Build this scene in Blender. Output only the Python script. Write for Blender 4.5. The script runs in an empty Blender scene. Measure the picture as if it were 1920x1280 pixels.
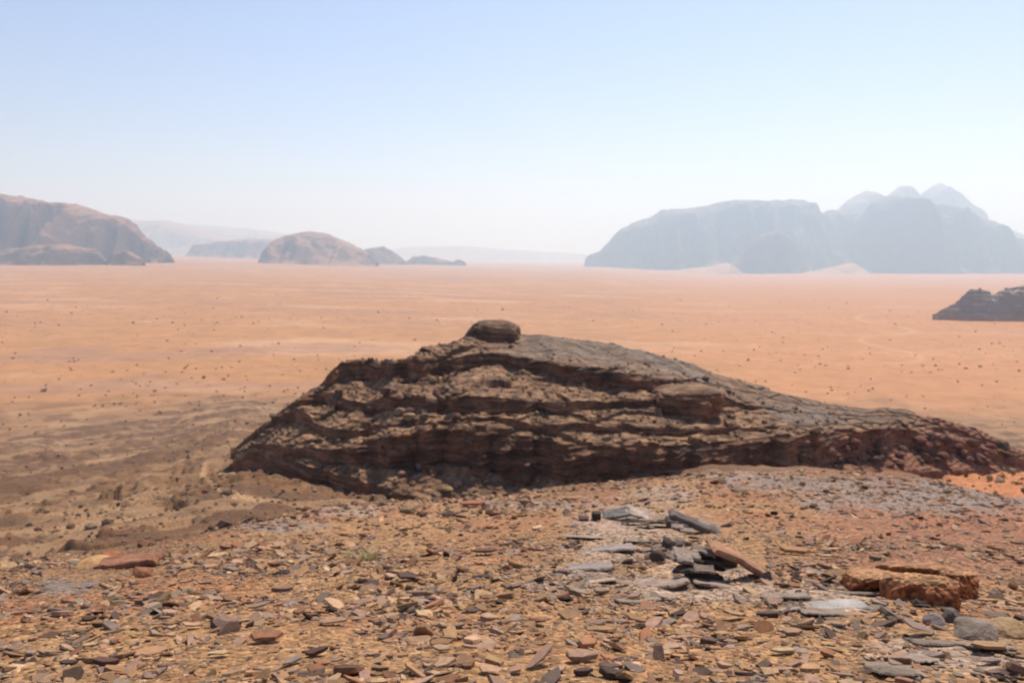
import bpy, bmesh, math, random
import numpy as np
R = math.radians
scene = bpy.context.scene
C = scene.collection
random.seed(7)
rng = np.random.default_rng(11)

# ------------------------------------------------------------------ camera, sky, sun, exposure
EYE = 45.0                      # eye height above the near sand plain
PITCH = R(6.28)
FPX = 1500.0                    # focal length in photo pixels (1920 wide)
cam_d = bpy.data.cameras.new('camera'); cam = bpy.data.objects.new('camera', cam_d); C.objects.link(cam)
cam.location = (0, 0, EYE); cam.rotation_euler = (R(90) - PITCH, 0, 0)
cam_d.sensor_width = 36; cam_d.lens = 36 * FPX / 1920
cam_d.clip_start = 0.05; cam_d.clip_end = 120000
cam_d.dof.use_dof = True; cam_d.dof.focus_distance = 1.5; cam_d.dof.aperture_fstop = 6.3
scene.camera = cam

SUN_EL, SUN_AZ = 57, 28         # degrees; azimuth to the right of straight ahead
world = bpy.data.worlds.new('World'); scene.world = world; world.use_nodes = True
wn = world.node_tree; bg = wn.nodes['Background']
sky = wn.nodes.new('ShaderNodeTexSky'); sky.sky_type = 'NISHITA'; sky.sun_disc = False
sky.sun_elevation = R(SUN_EL); sky.sun_rotation = R(SUN_AZ)
sky.air_density = 1.2; sky.dust_density = 0.8; sky.ozone_density = 1.8; sky.altitude = 900
tint = wn.nodes.new('ShaderNodeMix'); tint.data_type = 'RGBA'; tint.blend_type = 'MULTIPLY'; tint.inputs[0].default_value = 1
tint.inputs[7].default_value = (0.97, 0.885, 1.0, 1)
wn.links.new(sky.outputs[0], tint.inputs[6]); wn.links.new(tint.outputs[2], bg.inputs[0]); bg.inputs[1].default_value = 0.112
sun_d = bpy.data.lights.new('sun', 'SUN'); sun = bpy.data.objects.new('sun', sun_d); C.objects.link(sun)
sun_d.energy = 4.9; sun_d.angle = R(0.6); sun_d.color = (1.0, 0.92, 0.80)
sun.rotation_euler = (R(90 - SUN_EL), 0, R(180 - SUN_AZ))
vs = scene.view_settings; vs.view_transform = 'Standard'; vs.look = 'None'; vs.gamma = 1; vs.exposure = 0.27
scene.cycles.max_bounces = 6; scene.cycles.volume_bounces = 2

# ------------------------------------------------------------------ maths helpers
def tanv(v):                    # tangent of the angle below the horizontal for photo row v
    return np.tan(PITCH + np.arctan((np.asarray(v, float) - 640) / FPX))
def P(u, v, y):                 # the world point at distance y ahead seen at photo pixel u, v
    d = tanv(v) * y
    return np.array([(u - 960) / FPX * (y * math.cos(PITCH) + d * math.sin(PITCH)), y, EYE - d])
def sstep(a, b, x):
    t = np.clip((x - a) / (b - a), 0, 1); return t * t * (3 - 2 * t)
def _h(ix, iy, iz, seed):
    n = (ix * 374761393 + iy * 668265263 + iz * 2147483647 * 3 + seed * 974634777) & 0xffffffff
    n = ((n ^ (n >> 13)) * 1274126177) & 0xffffffff
    n = ((n ^ (n >> 15)) * 2246822519) & 0xffffffff
    return ((n ^ (n >> 14)) & 0xffffff) / float(0xffffff)
def vnoise(x, y, z=None, seed=0):
    """smooth gradient-like noise in -1..1"""
    x = np.asarray(x, float); y = np.asarray(y, float)
    xi = np.floor(x).astype(np.int64); yi = np.floor(y).astype(np.int64)
    fx = x - xi; fy = y - yi
    ux = fx**3 * (fx * (fx * 6 - 15) + 10); uy = fy**3 * (fy * (fy * 6 - 15) + 10)
    def layer(zi):
        def g(dx, dy):
            a = _h(xi + dx, yi + dy, zi, seed) * 2 * np.pi
            return np.cos(a) * (fx - dx) + np.sin(a) * (fy - dy)
        a = g(0, 0) * (1 - ux) + g(1, 0) * ux
        b = g(0, 1) * (1 - ux) + g(1, 1) * ux
        return (a * (1 - uy) + b * uy) * 1.5
    if z is None: return layer(np.zeros_like(xi))
    z = np.asarray(z, float); zi = np.floor(z).astype(np.int64); fz = z - zi; uz = fz * fz * (3 - 2 * fz)
    return layer(zi) * (1 - uz) + layer(zi + 1) * uz
def fbm(x, y, z=None, oct=4, seed=0, gain=0.5, lac=2.03):
    s = 0; a = 1; t = 0
    for k in range(oct):
        s = s + a * vnoise(x, y, z, seed + k * 17); t += a
        x = x * lac + 13.7; y = y * lac + 7.1; z = None if z is None else z * lac + 3.3; a *= gain
    return s / t * 1.3
def mixc(a, b, f):
    f = np.asarray(f)[..., None]; return np.asarray(a) * (1 - f) + np.asarray(b) * f

# ------------------------------------------------------------------ mesh helpers
def mesh_np(name, V, F, col=None, mat=None, smooth=False):
    """V (n,3), F (m,4) or (m,3) integer array"""
    me = bpy.data.meshes.new(name); V = np.ascontiguousarray(V, np.float32); k = F.shape[1]
    me.vertices.add(len(V)); me.vertices.foreach_set('co', V.ravel())
    me.loops.add(F.size); me.loops.foreach_set('vertex_index', np.ascontiguousarray(F, np.int32).ravel())
    me.polygons.add(len(F)); me.polygons.foreach_set('loop_start', np.arange(0, F.size, k, dtype=np.int32))
    me.update(calc_edges=True)
    me.polygons.foreach_set('use_smooth', np.full(len(F), smooth))
    if col is not None:
        a = me.color_attributes.new('Col', 'FLOAT_COLOR', 'POINT')
        c = np.ones((len(V), 4), np.float32); c[:, :3] = col; a.data.foreach_set('color', c.ravel())
    if mat: me.materials.append(mat)
    return me
def link(name, me, parent=None, loc=(0, 0, 0), rot=(0, 0, 0), scale=(1, 1, 1)):
    o = bpy.data.objects.new(name, me); C.objects.link(o); o.location = loc; o.rotation_euler = rot; o.scale = scale
    if parent: o.parent = parent
    return o
def tag(o, label=None, cat=None, group=None, kind=None):
    if label: o['label'] = label
    if cat: o['category'] = cat
    if group: o['group'] = group
    if kind: o['kind'] = kind
    return o
def grid_faces(n, m, wrap=False):
    i = np.arange(n - 1)[:, None]; j = np.arange(m if wrap else m - 1)[None, :]
    j2 = (j + 1) % m
    return np.stack([i * m + j, i * m + j2, (i + 1) * m + j2, (i + 1) * m + j], -1).reshape(-1, 4)
def compact(V, F, col):
    used = np.unique(F); re = np.full(len(V), -1); re[used] = np.arange(len(used))
    return V[used], re[F], col[used]

# ------------------------------------------------------------------ materials
def ground_mat(name, scale=1.0, bump=0.3, rough=0.9, vary=0.35, source='attr', dist=0.02, speck=0.0):
    m = bpy.data.materials.new(name); m.use_nodes = True; nt = m.node_tree; N = nt.nodes; L = nt.links
    bs = N['Principled BSDF']; bs.inputs['Roughness'].default_value = rough
    bs.inputs['Specular IOR Level'].default_value = 0.25
    geo = N.new('ShaderNodeNewGeometry'); tc = N.new('ShaderNodeTexCoord')
    if source == 'attr':
        src = N.new('ShaderNodeAttribute'); src.attribute_name = 'Col'; cs = src.outputs['Color']; pos = geo.outputs['Position']
    else:
        src = N.new('ShaderNodeObjectInfo'); cs = src.outputs['Color']; pos = geo.outputs['Position']
    n1 = N.new('ShaderNodeTexNoise'); n1.inputs['Scale'].default_value = scale; n1.inputs['Detail'].default_value = 8
    n1.inputs['Roughness'].default_value = 0.7; L.new(pos, n1.inputs['Vector'])
    mr = N.new('ShaderNodeMapRange'); mr.inputs['From Min'].default_value = 0.3; mr.inputs['From Max'].default_value = 0.7
    mr.inputs['To Min'].default_value = 1 - vary; mr.inputs['To Max'].default_value = 1 + vary
    L.new(n1.outputs['Fac'], mr.inputs['Value'])
    mul = N.new('ShaderNodeMix'); mul.data_type = 'RGBA'; mul.blend_type = 'MULTIPLY'; mul.inputs[0].default_value = 1
    L.new(cs, mul.inputs[6]); L.new(mr.outputs[0], mul.inputs[7]); out = mul.outputs[2]
    hsrc = n1.outputs['Fac']
    if speck > 0:   # gravel cells: each its own tint
        vo = N.new('ShaderNodeTexVoronoi'); vo.inputs['Scale'].default_value = speck; L.new(pos, vo.inputs['Vector'])
        bw = N.new('ShaderNodeSeparateColor'); L.new(vo.outputs['Color'], bw.inputs[0])
        m2 = N.new('ShaderNodeMapRange'); m2.inputs['To Min'].default_value = 0.55; m2.inputs['To Max'].default_value = 1.5
        L.new(bw.outputs[0], m2.inputs['Value'])
        mul2 = N.new('ShaderNodeMix'); mul2.data_type = 'RGBA'; mul2.blend_type = 'MULTIPLY'; mul2.inputs[0].default_value = 1
        L.new(out, mul2.inputs[6]); L.new(m2.outputs[0], mul2.inputs[7]); out = mul2.outputs[2]
        ad = N.new('ShaderNodeMath'); ad.operation = 'SUBTRACT'; L.new(n1.outputs['Fac'], ad.inputs[0])
        L.new(vo.outputs['Distance'], ad.inputs[1]); hsrc = ad.outputs[0]
    L.new(out, bs.inputs['Base Color'])
    bp = N.new('ShaderNodeBump'); bp.inputs['Strength'].default_value = bump; bp.inputs['Distance'].default_value = dist
    L.new(hsrc, bp.inputs['Height']); L.new(bp.outputs[0], bs.inputs['Normal'])
    return m
M_SAND = ground_mat('desert_sand', 0.12, 0.35, 0.95, 0.17, dist=0.6)
def add_tracks(m):
    nt = m.node_tree; N = nt.nodes; L = nt.links; bs = N['Principled BSDF']; src = bs.inputs['Base Color'].links[0].from_socket
    geo = N.new('ShaderNodeNewGeometry')
    for sc, thr, colr, fac in ((0.0016, 0.0011, (0.50, 0.29, 0.165, 1), .5), (0.0027, 0.0020, (0.30, 0.15, 0.075, 1), .35), (0.0011, 0.0009, (0.52, 0.31, 0.18, 1), .5)):
        n = N.new('ShaderNodeTexNoise'); n.inputs['Scale'].default_value = sc; n.inputs['Detail'].default_value = 1.2; L.new(geo.outputs['Position'], n.inputs['Vector'])
        a = N.new('ShaderNodeMath'); a.operation = 'SUBTRACT'; a.inputs[1].default_value = .5; L.new(n.outputs['Fac'], a.inputs[0])
        b = N.new('ShaderNodeMath'); b.operation = 'ABSOLUTE'; L.new(a.outputs[0], b.inputs[0])
        c = N.new('ShaderNodeMapRange'); c.inputs['From Max'].default_value = thr; c.inputs['To Min'].default_value = fac; c.inputs['To Max'].default_value = 0; L.new(b.outputs[0], c.inputs['Value'])
        x = N.new('ShaderNodeMix'); x.data_type = 'RGBA'; L.new(c.outputs[0], x.inputs[0]); L.new(src, x.inputs[6]); x.inputs[7].default_value = colr; src = x.outputs[2]
    L.new(src, bs.inputs['Base Color'])
add_tracks(M_SAND)
M_HILL = ground_mat('gravelly_hillside', 9.0, 0.8, 0.92, 0.45, dist=0.03, speck=28)
M_BUTTE = ground_mat('varnished_sandstone', 1.8, 0.8, 0.88, 0.50, dist=0.12)
M_FAR = ground_mat('distant_sandstone', 0.02, 0.9, 0.95, 0.25, dist=12)
M_CHIP = ground_mat('shale_chips', 30, 0.5, 0.85, 0.30, dist=0.006)
M_STONE = ground_mat('loose_stone', 25, 0.6, 0.85, 0.30, source='obj', dist=0.008)
M_BOULDER = ground_mat('boulder_rock', 5, 0.9, 0.9, 0.40, source='obj', dist=0.06)
M_SHRUB = ground_mat('dry_desert_shrub', 8, 0.0, 0.95, 0.30, source='obj')
M_SHRUBS = ground_mat('dry_desert_shrubs', 2, 0.0, 0.95, 0.30)

# ------------------------------------------------------------------ the land
def s_of_t(t):
    return np.interp(t, [-0.8, -0.62, -0.42, -0.3, -0.18, -0.06, 0.05, 0.14, 0.26, 0.8],
                     [0.010, 0.010, 0.0085, 0.0045, -0.001, -0.006, -0.0085, -0.012, -0.0190, -0.0190])
def plain_z(x, y):
    r = np.hypot(x, y); ce = np.maximum(y / np.maximum(r, 1e-6), 0.6)
    t = np.clip(x / np.maximum(np.abs(y), r * 0.3 + 1e-6), -0.8, 0.8); ye = r * ce
    k = 8000 * (1 - np.exp(-np.maximum(ye - 250, 0) / 8000))
    z = s_of_t(t) * k
    z = z + fbm(x / 420, y / 420, oct=3, seed=3) * 3.0 * sstep(200, 900, ye)
    z = z + fbm(x / 35, y / 35, oct=3, seed=5) * 0.35
    return z
YS = [0.6, 3, 5, 7, 10, 14, 18, 23, 30, 40, 55, 75, 100, 140, 190, 260, 400]
US = [-600, 0, 150, 300, 450, 600, 900, 1200, 1330, 1500, 1700, 1920, 2600]
VT = {  #   .6  3     5     7     10    14    18    23   30   40   55   75   100  140  190  260  400
 -600: [0, 1330, 1150, 1085, 1060, 1085, 1085, 1075, 1055, 1020, 985, 950, 915, 878, 830, 770, 700],
 0:    [0, 1330, 1150, 1082, 1046, 1066, 1070, 1058, 1035, 1003, 968, 932, 898, 862, 824, 765, 700],
 150:  [0, 1330, 1145, 1076, 1038, 1048, 1052, 1040, 1018, 985, 948, 910, 880, 850, 818, 760, 700],
 300:  [0, 1328, 1140, 1068, 1022, 1020, 1028, 1018, 998, 962, 922, 888, 860, 834, 806, 755, 700],
 450:  [0, 1325, 1135, 1060, 1005, 982, 990, 992, 975, 932, 888, 850, 828, 800, 780, 745, 700],
 600:  [0, 1322, 1132, 1056, 1000, 963, 951, 958, 960, 938, 905, 866, 835, 812, 790, 755, 700],
 900:  [0, 1320, 1130, 1052, 994, 954, 936, 940, 950, 942, 915, 885, 855, 830, 805, 765, 700],
 1200: [0, 1320, 1130, 1050, 990, 942, 915, 900, 920, 930, 912, 885, 855, 832, 806, 765, 700],
 1330: [0, 1320, 1132, 1052, 990, 940, 908, 882, 886, 905, 905, 885, 855, 832, 806, 765, 700],
 1500: [0, 1325, 1135, 1056, 993, 942, 910, 884, 886, 908, 900, 880, 855, 832, 806, 765, 700],
 1700: [0, 1330, 1140, 1062, 1002, 952, 922, 899, 905, 915, 898, 872, 858, 840, 812, 765, 700],
 1920: [0, 1335, 1150, 1075, 1016, 968, 945, 935, 945, 930, 900, 868, 856, 850, 826, 765, 700],
 2600: [0, 1335, 1150, 1080, 1022, 980, 965, 955, 955, 940, 912, 885, 868, 855, 830, 770, 700]}
GT = np.array([[1.66 / 0.6] + [tanv(v) for v in VT[u][1:]] for u in US]) * np.array(YS)[None, :]   # metres below the eye
LY = np.log(YS)
def cr(p0, p1, p2, p3, f):
    return 0.5 * ((2 * p1) + (-p0 + p2) * f + (2 * p0 - 5 * p1 + 4 * p2 - p3) * f * f + (-p0 + 3 * p1 - 3 * p2 + p3) * f**3)
def hill_raw(x, y):
    r = np.hypot(x, y) + 1e-9; ce = np.maximum(y / r, 0.62); ye = np.clip(r * ce, 0.6, 399)
    t = np.clip(x / np.maximum(y, r * 0.3), -1.3, 1.3)
    u = np.clip(960 + FPX * t / 1.03, -600, 2600)
    a = np.interp(u, US, np.arange(len(US))); b = np.interp(np.log(ye), LY, np.arange(len(YS)))
    ia = np.clip(np.floor(a).astype(int), 0, len(US) - 2); ib = np.clip(np.floor(b).astype(int), 0, len(YS) - 2)
    fa = a - ia; fa = fa * fa * (3 - 2 * fa) * 0.5 + fa * 0.5; fb = b - ib
    def row(i): 
        g = lambda k: GT[i, np.clip(k, 0, len(YS) - 1)]
        return cr(g(ib - 1), g(ib), g(ib + 1), g(ib + 2), fb)
    return EYE - (row(ia) * (1 - fa) + row(ia + 1) * fa), u, ye
def terrace(z, th, sharp=0.3, flat=0.15):
    k = z / th; i = np.floor(k); f = k - i
    g = np.where(f < 1 - sharp, flat * f / (1 - sharp), flat + (1 - flat) * sstep(1 - sharp, 1, f))
    return (i + g) * th
SCARPS = [((-60, 0, 60, 130, 190, 250), (1022, 1020, 1012, 1020, 1003, 978), .75), ((215, 270, 340), (1012, 1008, 998), .55), ((235, 290, 330, 400, 450), (935, 942, 955, 968, 972), .7),
          ((60, 140, 240, 330), (985, 978, 972, 960), .5), ((20, 90, 150), (868, 862, 858), 1.6), ((250, 290, 330), (905, 898, 897), 1.0)]
def hill_z(x, y):
    h, u, ye = hill_raw(x, y)
    amp = np.clip(ye / 60, 0.0, 1.0)
    h = h + fbm(x / 9, y / 9, oct=4, seed=21) * 0.9 * amp * sstep(14, 30, ye)
    h = h + fbm(x / 1.6, y / 1.6, oct=5, seed=31) * (0.055 + 0.25 * amp) + np.abs(fbm(x / 3.2, y / 2.0, oct=4, seed=33)) * 0.35 * amp * sstep(14, 30, ye) * (1 - sstep(110, 160, ye))
    # broken ledges on the flank beyond the near edge
    led = sstep(12, 22, ye) * (1 - sstep(75, 150, ye)) * sstep(-0.35, 0.05, fbm(x / 14 + 4, y / 14, oct=2, seed=41) + 0.12)
    w = fbm(x / 11, y / 11, oct=4, seed=43) * 0.9
    h = h * (1 - led) + (terrace(h + w, 0.85, 0.22, 0.35) - w) * led
    ph = 4.6 * np.log(ye) + 1.5 * fbm(x / 15, y / 15, oct=4, seed=51) + 0.25 * fbm(x / 2, y / 2, oct=3, seed=52)
    fr = ph - np.floor(ph); saw = np.where(fr < 0.14, sstep(0, 0.14, fr), 1 - (fr - 0.14) / 0.86)
    h = h + (saw - 0.4) * 0.55 * np.clip(ye / 45, .3, 1.2) * sstep(17, 27, ye) * (1 - sstep(65, 110, ye)) * sstep(-0.3, 0.15, fbm(x / 12 + 9, y / 12, oct=2, seed=53)) * (1 - sstep(480, 620, u) * 0.8)
    v0 = 640 + FPX * np.tan(np.arctan((EYE - h) / np.maximum(ye, .1)) - PITCH)
    for us_, vs_, A_ in SCARPS:
        q = np.interp(u, us_, vs_) + 5 * fbm(u / 30, u * 0 + us_[0], oct=3, seed=57) - v0
        h = h + .55 * A_ * np.clip(ye / 45, 0, 1.6) * sstep(-2, 6, q) * np.exp(-np.maximum(q, 0) / 26) * sstep(us_[0], us_[0] + 50, u) * (1 - sstep(us_[-1] - 60, us_[-1], u)) * sstep(17, 24, ye) * (.6 + .5 * fbm(x / 2, y / 2, oct=3, seed=58))
    # thin shale steps on the near slope
    led2 = (1 - sstep(14, 26, ye)) * sstep(0.0, 0.3, fbm(x / 2.2, y / 2.2, oct=2, seed=47)) * 0.8
    w2 = fbm(x / 1.1, y / 1.1, oct=3, seed=49) * 0.12
    h = h * (1 - led2) + (terrace(h + w2, 0.13, 0.3, 0.4) - w2) * led2
    return h, u, ye
def land(x, y):
    h, u, ye = hill_z(x, y); p = plain_z(x, y)
    h = h - sstep(240, 390, ye) * 60
    dlt = h - p; k = 1.2
    z = p + np.where(dlt > k, dlt, np.where(dlt < -k, 0, (dlt + k)**2 / (4 * k)))
    return z, dlt, u, ye
def ground_at(x, y):
    return float(land(np.array([x], float), np.array([y], float))[0][0])

def land_colour(x, y, z, dlt, u, ye):
    """real surface colours: sand, gravel fans, shale, bare pale rock"""
    v = 640 + FPX * np.tan(np.arctan((EYE - z) / np.maximum(ye, 0.1)) - PITCH)
    sand = mixc((0.375, 0.182, 0.074), (0.405, 0.224, 0.118), sstep(150, 1500, ye))
    n = fbm(x / 160, y / 60, oct=5, seed=61)
    sand = mixc(sand, (0.50, 0.29, 0.165), sstep(0.05, 0.5, n) * 0.55)
    # grey gravel washes, drawn out along the valley
    g = fbm(x / 260 + 0.3 * fbm(x / 90, y / 90, oct=2, seed=65), y / 75 - x / 900, oct=5, seed=63)
    sand = mixc(sand, (0.28, 0.155, 0.10), sstep(0.08, 0.45, g) * 0.55 * (1 - 0.6 * sstep(900, 3000, ye)) * (1 - .5 * sstep(900, 1300, u)))
    fl = fbm(x / 30, y / 12, oct=4, seed=66)
    sand = sand * (1 + 0.15 * fl[..., None])
    sand = mixc(sand, (0.42, 0.193, 0.082), sstep(1180, 1330, u + 200 * fbm(x / 60, y / 60, oct=3, seed=67)) * (1 - sstep(330, 620, ye)) * .75)
    # gravel apron round the foot of the hill
    ap = sstep(-7, 1.5, dlt + 3.0 * fbm(x / 30, y / 22, oct=4, seed=69)) 
    grav = mixc((0.135, 0.066, 0.030), (0.225, 0.114, 0.049), 0.5 + 0.5 * fbm(x / 8, y / 5, oct=4, seed=71))
    grav = mixc(grav, (0.10, 0.066, 0.042), sstep(-0.1, 0.4, fbm(x / 3, y / 2.2, oct=4, seed=72)) * 0.7)
    grav = mixc(grav, (0.31, 0.185, 0.095), sstep(0.12, 0.4, fbm(x / 16, y / 11, oct=4, seed=73)) * 0.8)
    bz = z + fbm(x / 11, y / 11, oct=4, seed=43) * 0.9; bnd = fbm(bz * 1.6, bz * 0 + .5, oct=4, seed=75)
    grav = mixc(grav, (0.12, 0.060, 0.030), sstep(.0, .3, bnd) * .8); grav = mixc(grav, (0.33, 0.20, 0.105), sstep(.0, .35, -bnd) * .5)
    col = mixc(sand, grav, ap)
    # near slope of the knoll
    a = fbm(x / 0.9, y / 0.9, oct=5, seed=81); b = fbm(x / 3.5, y / 3.5, oct=4, seed=83)
    near = mixc((0.240, 0.125, 0.055), (0.330, 0.185, 0.084), 0.5 + 0.6 * a)
    near = mixc(near, (0.29, 0.12, 0.055), sstep(0.0, 0.5, b) * 0.7)
    near = mixc(near, (0.24, 0.105, 0.062), sstep(1380, 1700, u) * (1 - sstep(1040, 1120, v)) * 0.8)
    near = mixc(near, (0.29, 0.12, 0.06), sstep(0.0, 0.4, fbm(x / 1.5, y / 3, oct=4, seed=87)) * sstep(8, 12, ye) * 0.7)
    def zone(cu, cv, ru, rv, seed, soft=0.5):
        q = np.hypot((u - cu) / ru, (v - cv) / rv) + 0.55 * fbm(x / 0.7, y / 0.7, oct=4, seed=seed)
        return 1 - sstep(1 - soft, 1, q)
    pale = np.maximum.reduce([zone(1190, 1010, 150, 90, 91), zone(1380, 886, 150, 20, 92), zone(1575, 1125, 160, 36, 93), zone(1330, 1095, 190, 45, 78), zone(1800, 1225, 190, 55, 76), zone(1470, 1105, 150, 30, 70),
                              zone(1250, 925, 80, 20, 94), zone(660, 955, 75, 16, 95), zone(1370, 1085, 130, 26, 96)])
    pale2 = np.maximum.reduce([zone(1000, 945, 140, 12, 97), zone(100, 1098, 80, 20, 98), zone(520, 985, 120, 14, 99), zone(1740, 930, 300, 42, 90), zone(1500, 905, 200, 22, 74), zone(1060, 1090, 120, 40, 89)])
    near = mixc(near, (0.31, 0.245, 0.195), pale * 0.62)
    near = mixc(near, (0.21, 0.175, 0.15), pale2 * 0.75)
    nf = 1 - sstep(13, 27, ye + 4 * fbm(x / 5, y / 5, oct=2, seed=79) + 12 * (1 - sstep(250, 700, u)) - 6 * sstep(1200, 1400, u))
    col = mixc(col, near, nf * sstep(0, 4, dlt))
    # red drift sand lying in the gully on the right
    dr = sstep(1660, 1790, u + 130 * fbm(x / 5, y / 5, oct=3, seed=77)) * sstep(24, 31, ye) * (1 - sstep(110, 170, ye))
    col = mixc(col, (0.45, 0.18, 0.075), dr * 0.95)
    # sandy footpath winding up the flank
    q = np.interp(v, [860, 890, 915, 935, 960], [395, 383, 410, 470, 620])
    path = (1 - sstep(4, 9, np.abs(u - q) / (1 + (v > 915) * 1.5 + (v > 930) * 3))) * sstep(855, 872, v) * (1 - sstep(935, 945, v)) * sstep(25, 32, ye)
    col = mixc(col, (0.42, 0.25, 0.13), path * 0.8)
    return np.clip(col, 0.01, 0.9), ap

az_d = np.linspace(-44, 44, 700); az_c = np.linspace(44, 316, 74)[1:-1]
AZ = np.radians(np.concatenate([az_d, az_c]))
RR = np.concatenate([np.geomspace(0.5, 2.6, 26)[:-1], np.geomspace(2.6, 300, 640)[:-1], np.geomspace(300, 45000, 300)])
X = RR[:, None] * np.sin(AZ)[None, :]; Y = RR[:, None] * np.cos(AZ)[None, :]
Z, DL, UU, YE = land(X, Y)
COL, AP = land_colour(X, Y, Z, DL, UU, YE)
V = np.stack([X, Y, Z], -1).reshape(-1, 3); F = grid_faces(len(RR), len(AZ), True)[:, ::-1]; col = COL.reshape(-1, 3)
fm = (DL.ravel()[F].mean(1) > -0.4)
V1, F1, c1 = compact(V, F[~fm], col); link('desert_plain', mesh_np('desert_plain', V1, F1, c1, M_SAND, True))['kind'] = 'structure'
V1, F1, c1 = compact(V, F[fm], col)
# close the small hole under the viewer's feet
link('hillside', mesh_np('hillside', V1, F1, c1, M_HILL, True))['kind'] = 'structure'

# ------------------------------------------------------------------ the butte
# Five cliff bands, front to back: (u, row of the foot, row of the rim). Each column of the rock is walked from
# its foot: a cliff rises at one distance, the bench behind it climbs gently until the next cliff's foot.
BANDS = [
 {440: (868, 866), 470: (880, 852), 500: (890, 858), 560: (905, 868), 620: (918, 885), 680: (928, 905), 740: (938, 925), 800: (942, 934), 880: (938, 934), 1100: (932, 930), 1300: (905, 903), 1500: (893, 892), 1700: (888, 886), 1930: (880, 879)},
 {440: (850, 848), 470: (846, 838), 500: (848, 835), 560: (857, 838), 620: (868, 842), 680: (878, 832), 740: (885, 818), 800: (888, 808), 860: (892, 808), 920: (900, 812), 980: (912, 820), 1040: (912, 827), 1100: (907, 836), 1160: (902, 838), 1280: (897, 834), 1400: (889, 833), 1460: (888, 825), 1520: (886, 817), 1580: (866, 810), 1640: (852, 803), 1700: (845, 806), 1760: (850, 822), 1820: (860, 838), 1880: (868, 852), 1930: (874, 862)},
 {440: (843, 842), 470: (830, 818), 500: (815, 795), 520: (804, 778), 560: (806, 770), 590: (815, 790), 620: (832, 806), 660: (826, 804), 700: (808, 800), 760: (800, 796), 860: (797, 788), 940: (802, 786), 1040: (815, 796), 1100: (816, 790), 1160: (820, 797), 1280: (825, 803), 1340: (822, 802), 1400: (813, 800), 1460: (800, 797), 1580: (795, 793), 1700: (796, 792), 1780: (812, 802), 1850: (838, 826), 1930: (858, 856)},
 {440: (840, 840), 470: (815, 814), 500: (792, 790), 560: (765, 752), 600: (768, 730), 640: (772, 742), 680: (788, 755), 740: (790, 742), 800: (780, 748), 850: (788, 748), 900: (790, 742), 960: (782, 746), 1010: (776, 752), 1060: (783, 758), 1120: (780, 756), 1170: (772, 752), 1225: (774, 752), 1280: (776, 735), 1340: (768, 742), 1400: (765, 755), 1460: (770, 768), 1580: (780, 778), 1700: (782, 779), 1800: (803, 800), 1930: (854, 853)},
 {440: (839, 839), 500: (788, 787), 560: (750, 749), 600: (725, 724), 625: (722, 700), 640: (718, 684), 700: (716, 680), 755: (712, 676), 780: (722, 670), 840: (704, 670), 880: (690, 660), 930: (688, 660), 980: (700, 671), 1040: (712, 681), 1100: (730, 689), 1160: (737, 699), 1220: (739, 707), 1260: (727, 714), 1300: (714, 710), 1340: (722, 720), 1400: (735, 733), 1500: (757, 756), 1620: (773, 771), 1700: (776, 773), 1800: (797, 796), 1930: (852, 851)}]
CREST = {440: 838, 470: 812, 500: 786, 520: 775, 560: 747, 600: 722, 625: 698, 640: 682, 700: 674, 760: 669, 775: 660, 800: 650, 850: 641, 866: 631, 920: 632, 984: 626, 1012: 627, 1040: 630, 1100: 638, 1150: 645, 1200: 655, 1250: 671, 1300: 681, 1340: 699, 1400: 715, 1460: 733, 1500: 744, 1560: 756, 1620: 764, 1700: 766, 1730: 778, 1780: 787, 1830: 802, 1880: 826, 1930: 850}
START = {440: 58, 500: 54, 560: 50, 680: 45.5, 800: 43, 1100: 43, 1300: 44, 1460: 47, 1580: 50, 1700: 53, 1820: 57, 1930: 61}
GS = [0.30, 0.10, 0.12, 0.13, 0.12]       # climb of the bench behind each band
cu = np.arange(432, 1940, 1.25)
def tab(d, k=None): return np.interp(cu, list(d), [q if k is None else q[k] for q in d.values()])
def wob(seed, a1, a2): return a1 * fbm(cu / 55, cu * 0 + seed, oct=4, seed=seed) + a2 * vnoise(cu / 9, cu * 0 + seed, seed=seed + 1)
ku = np.ones(9) / 9
def soft(q): return np.convolve(np.pad(q, 4, mode='edge'), ku, 'valid')
crest = soft(tab(CREST)) + wob(1201, 2.0, .6)
sy = soft(tab(START)) + 1.0 * fbm(cu / 90, cu * 0, oct=3, seed=1203)
rowsY, rowsZ, rowsK, rowsA = [], [], [], []
y = sy.copy(); vb0 = soft(tab(BANDS[0], 0)); d = tanv(vb0) * y
for k_ in range(8): rowsY.append(y - .4 + .05 * k_); rowsZ.append(EYE - d - 3.0 + 3.0 * k_ / 8); rowsK.append(np.full(len(cu), 1.0))
zz_ = lambda: EYE - d
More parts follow.
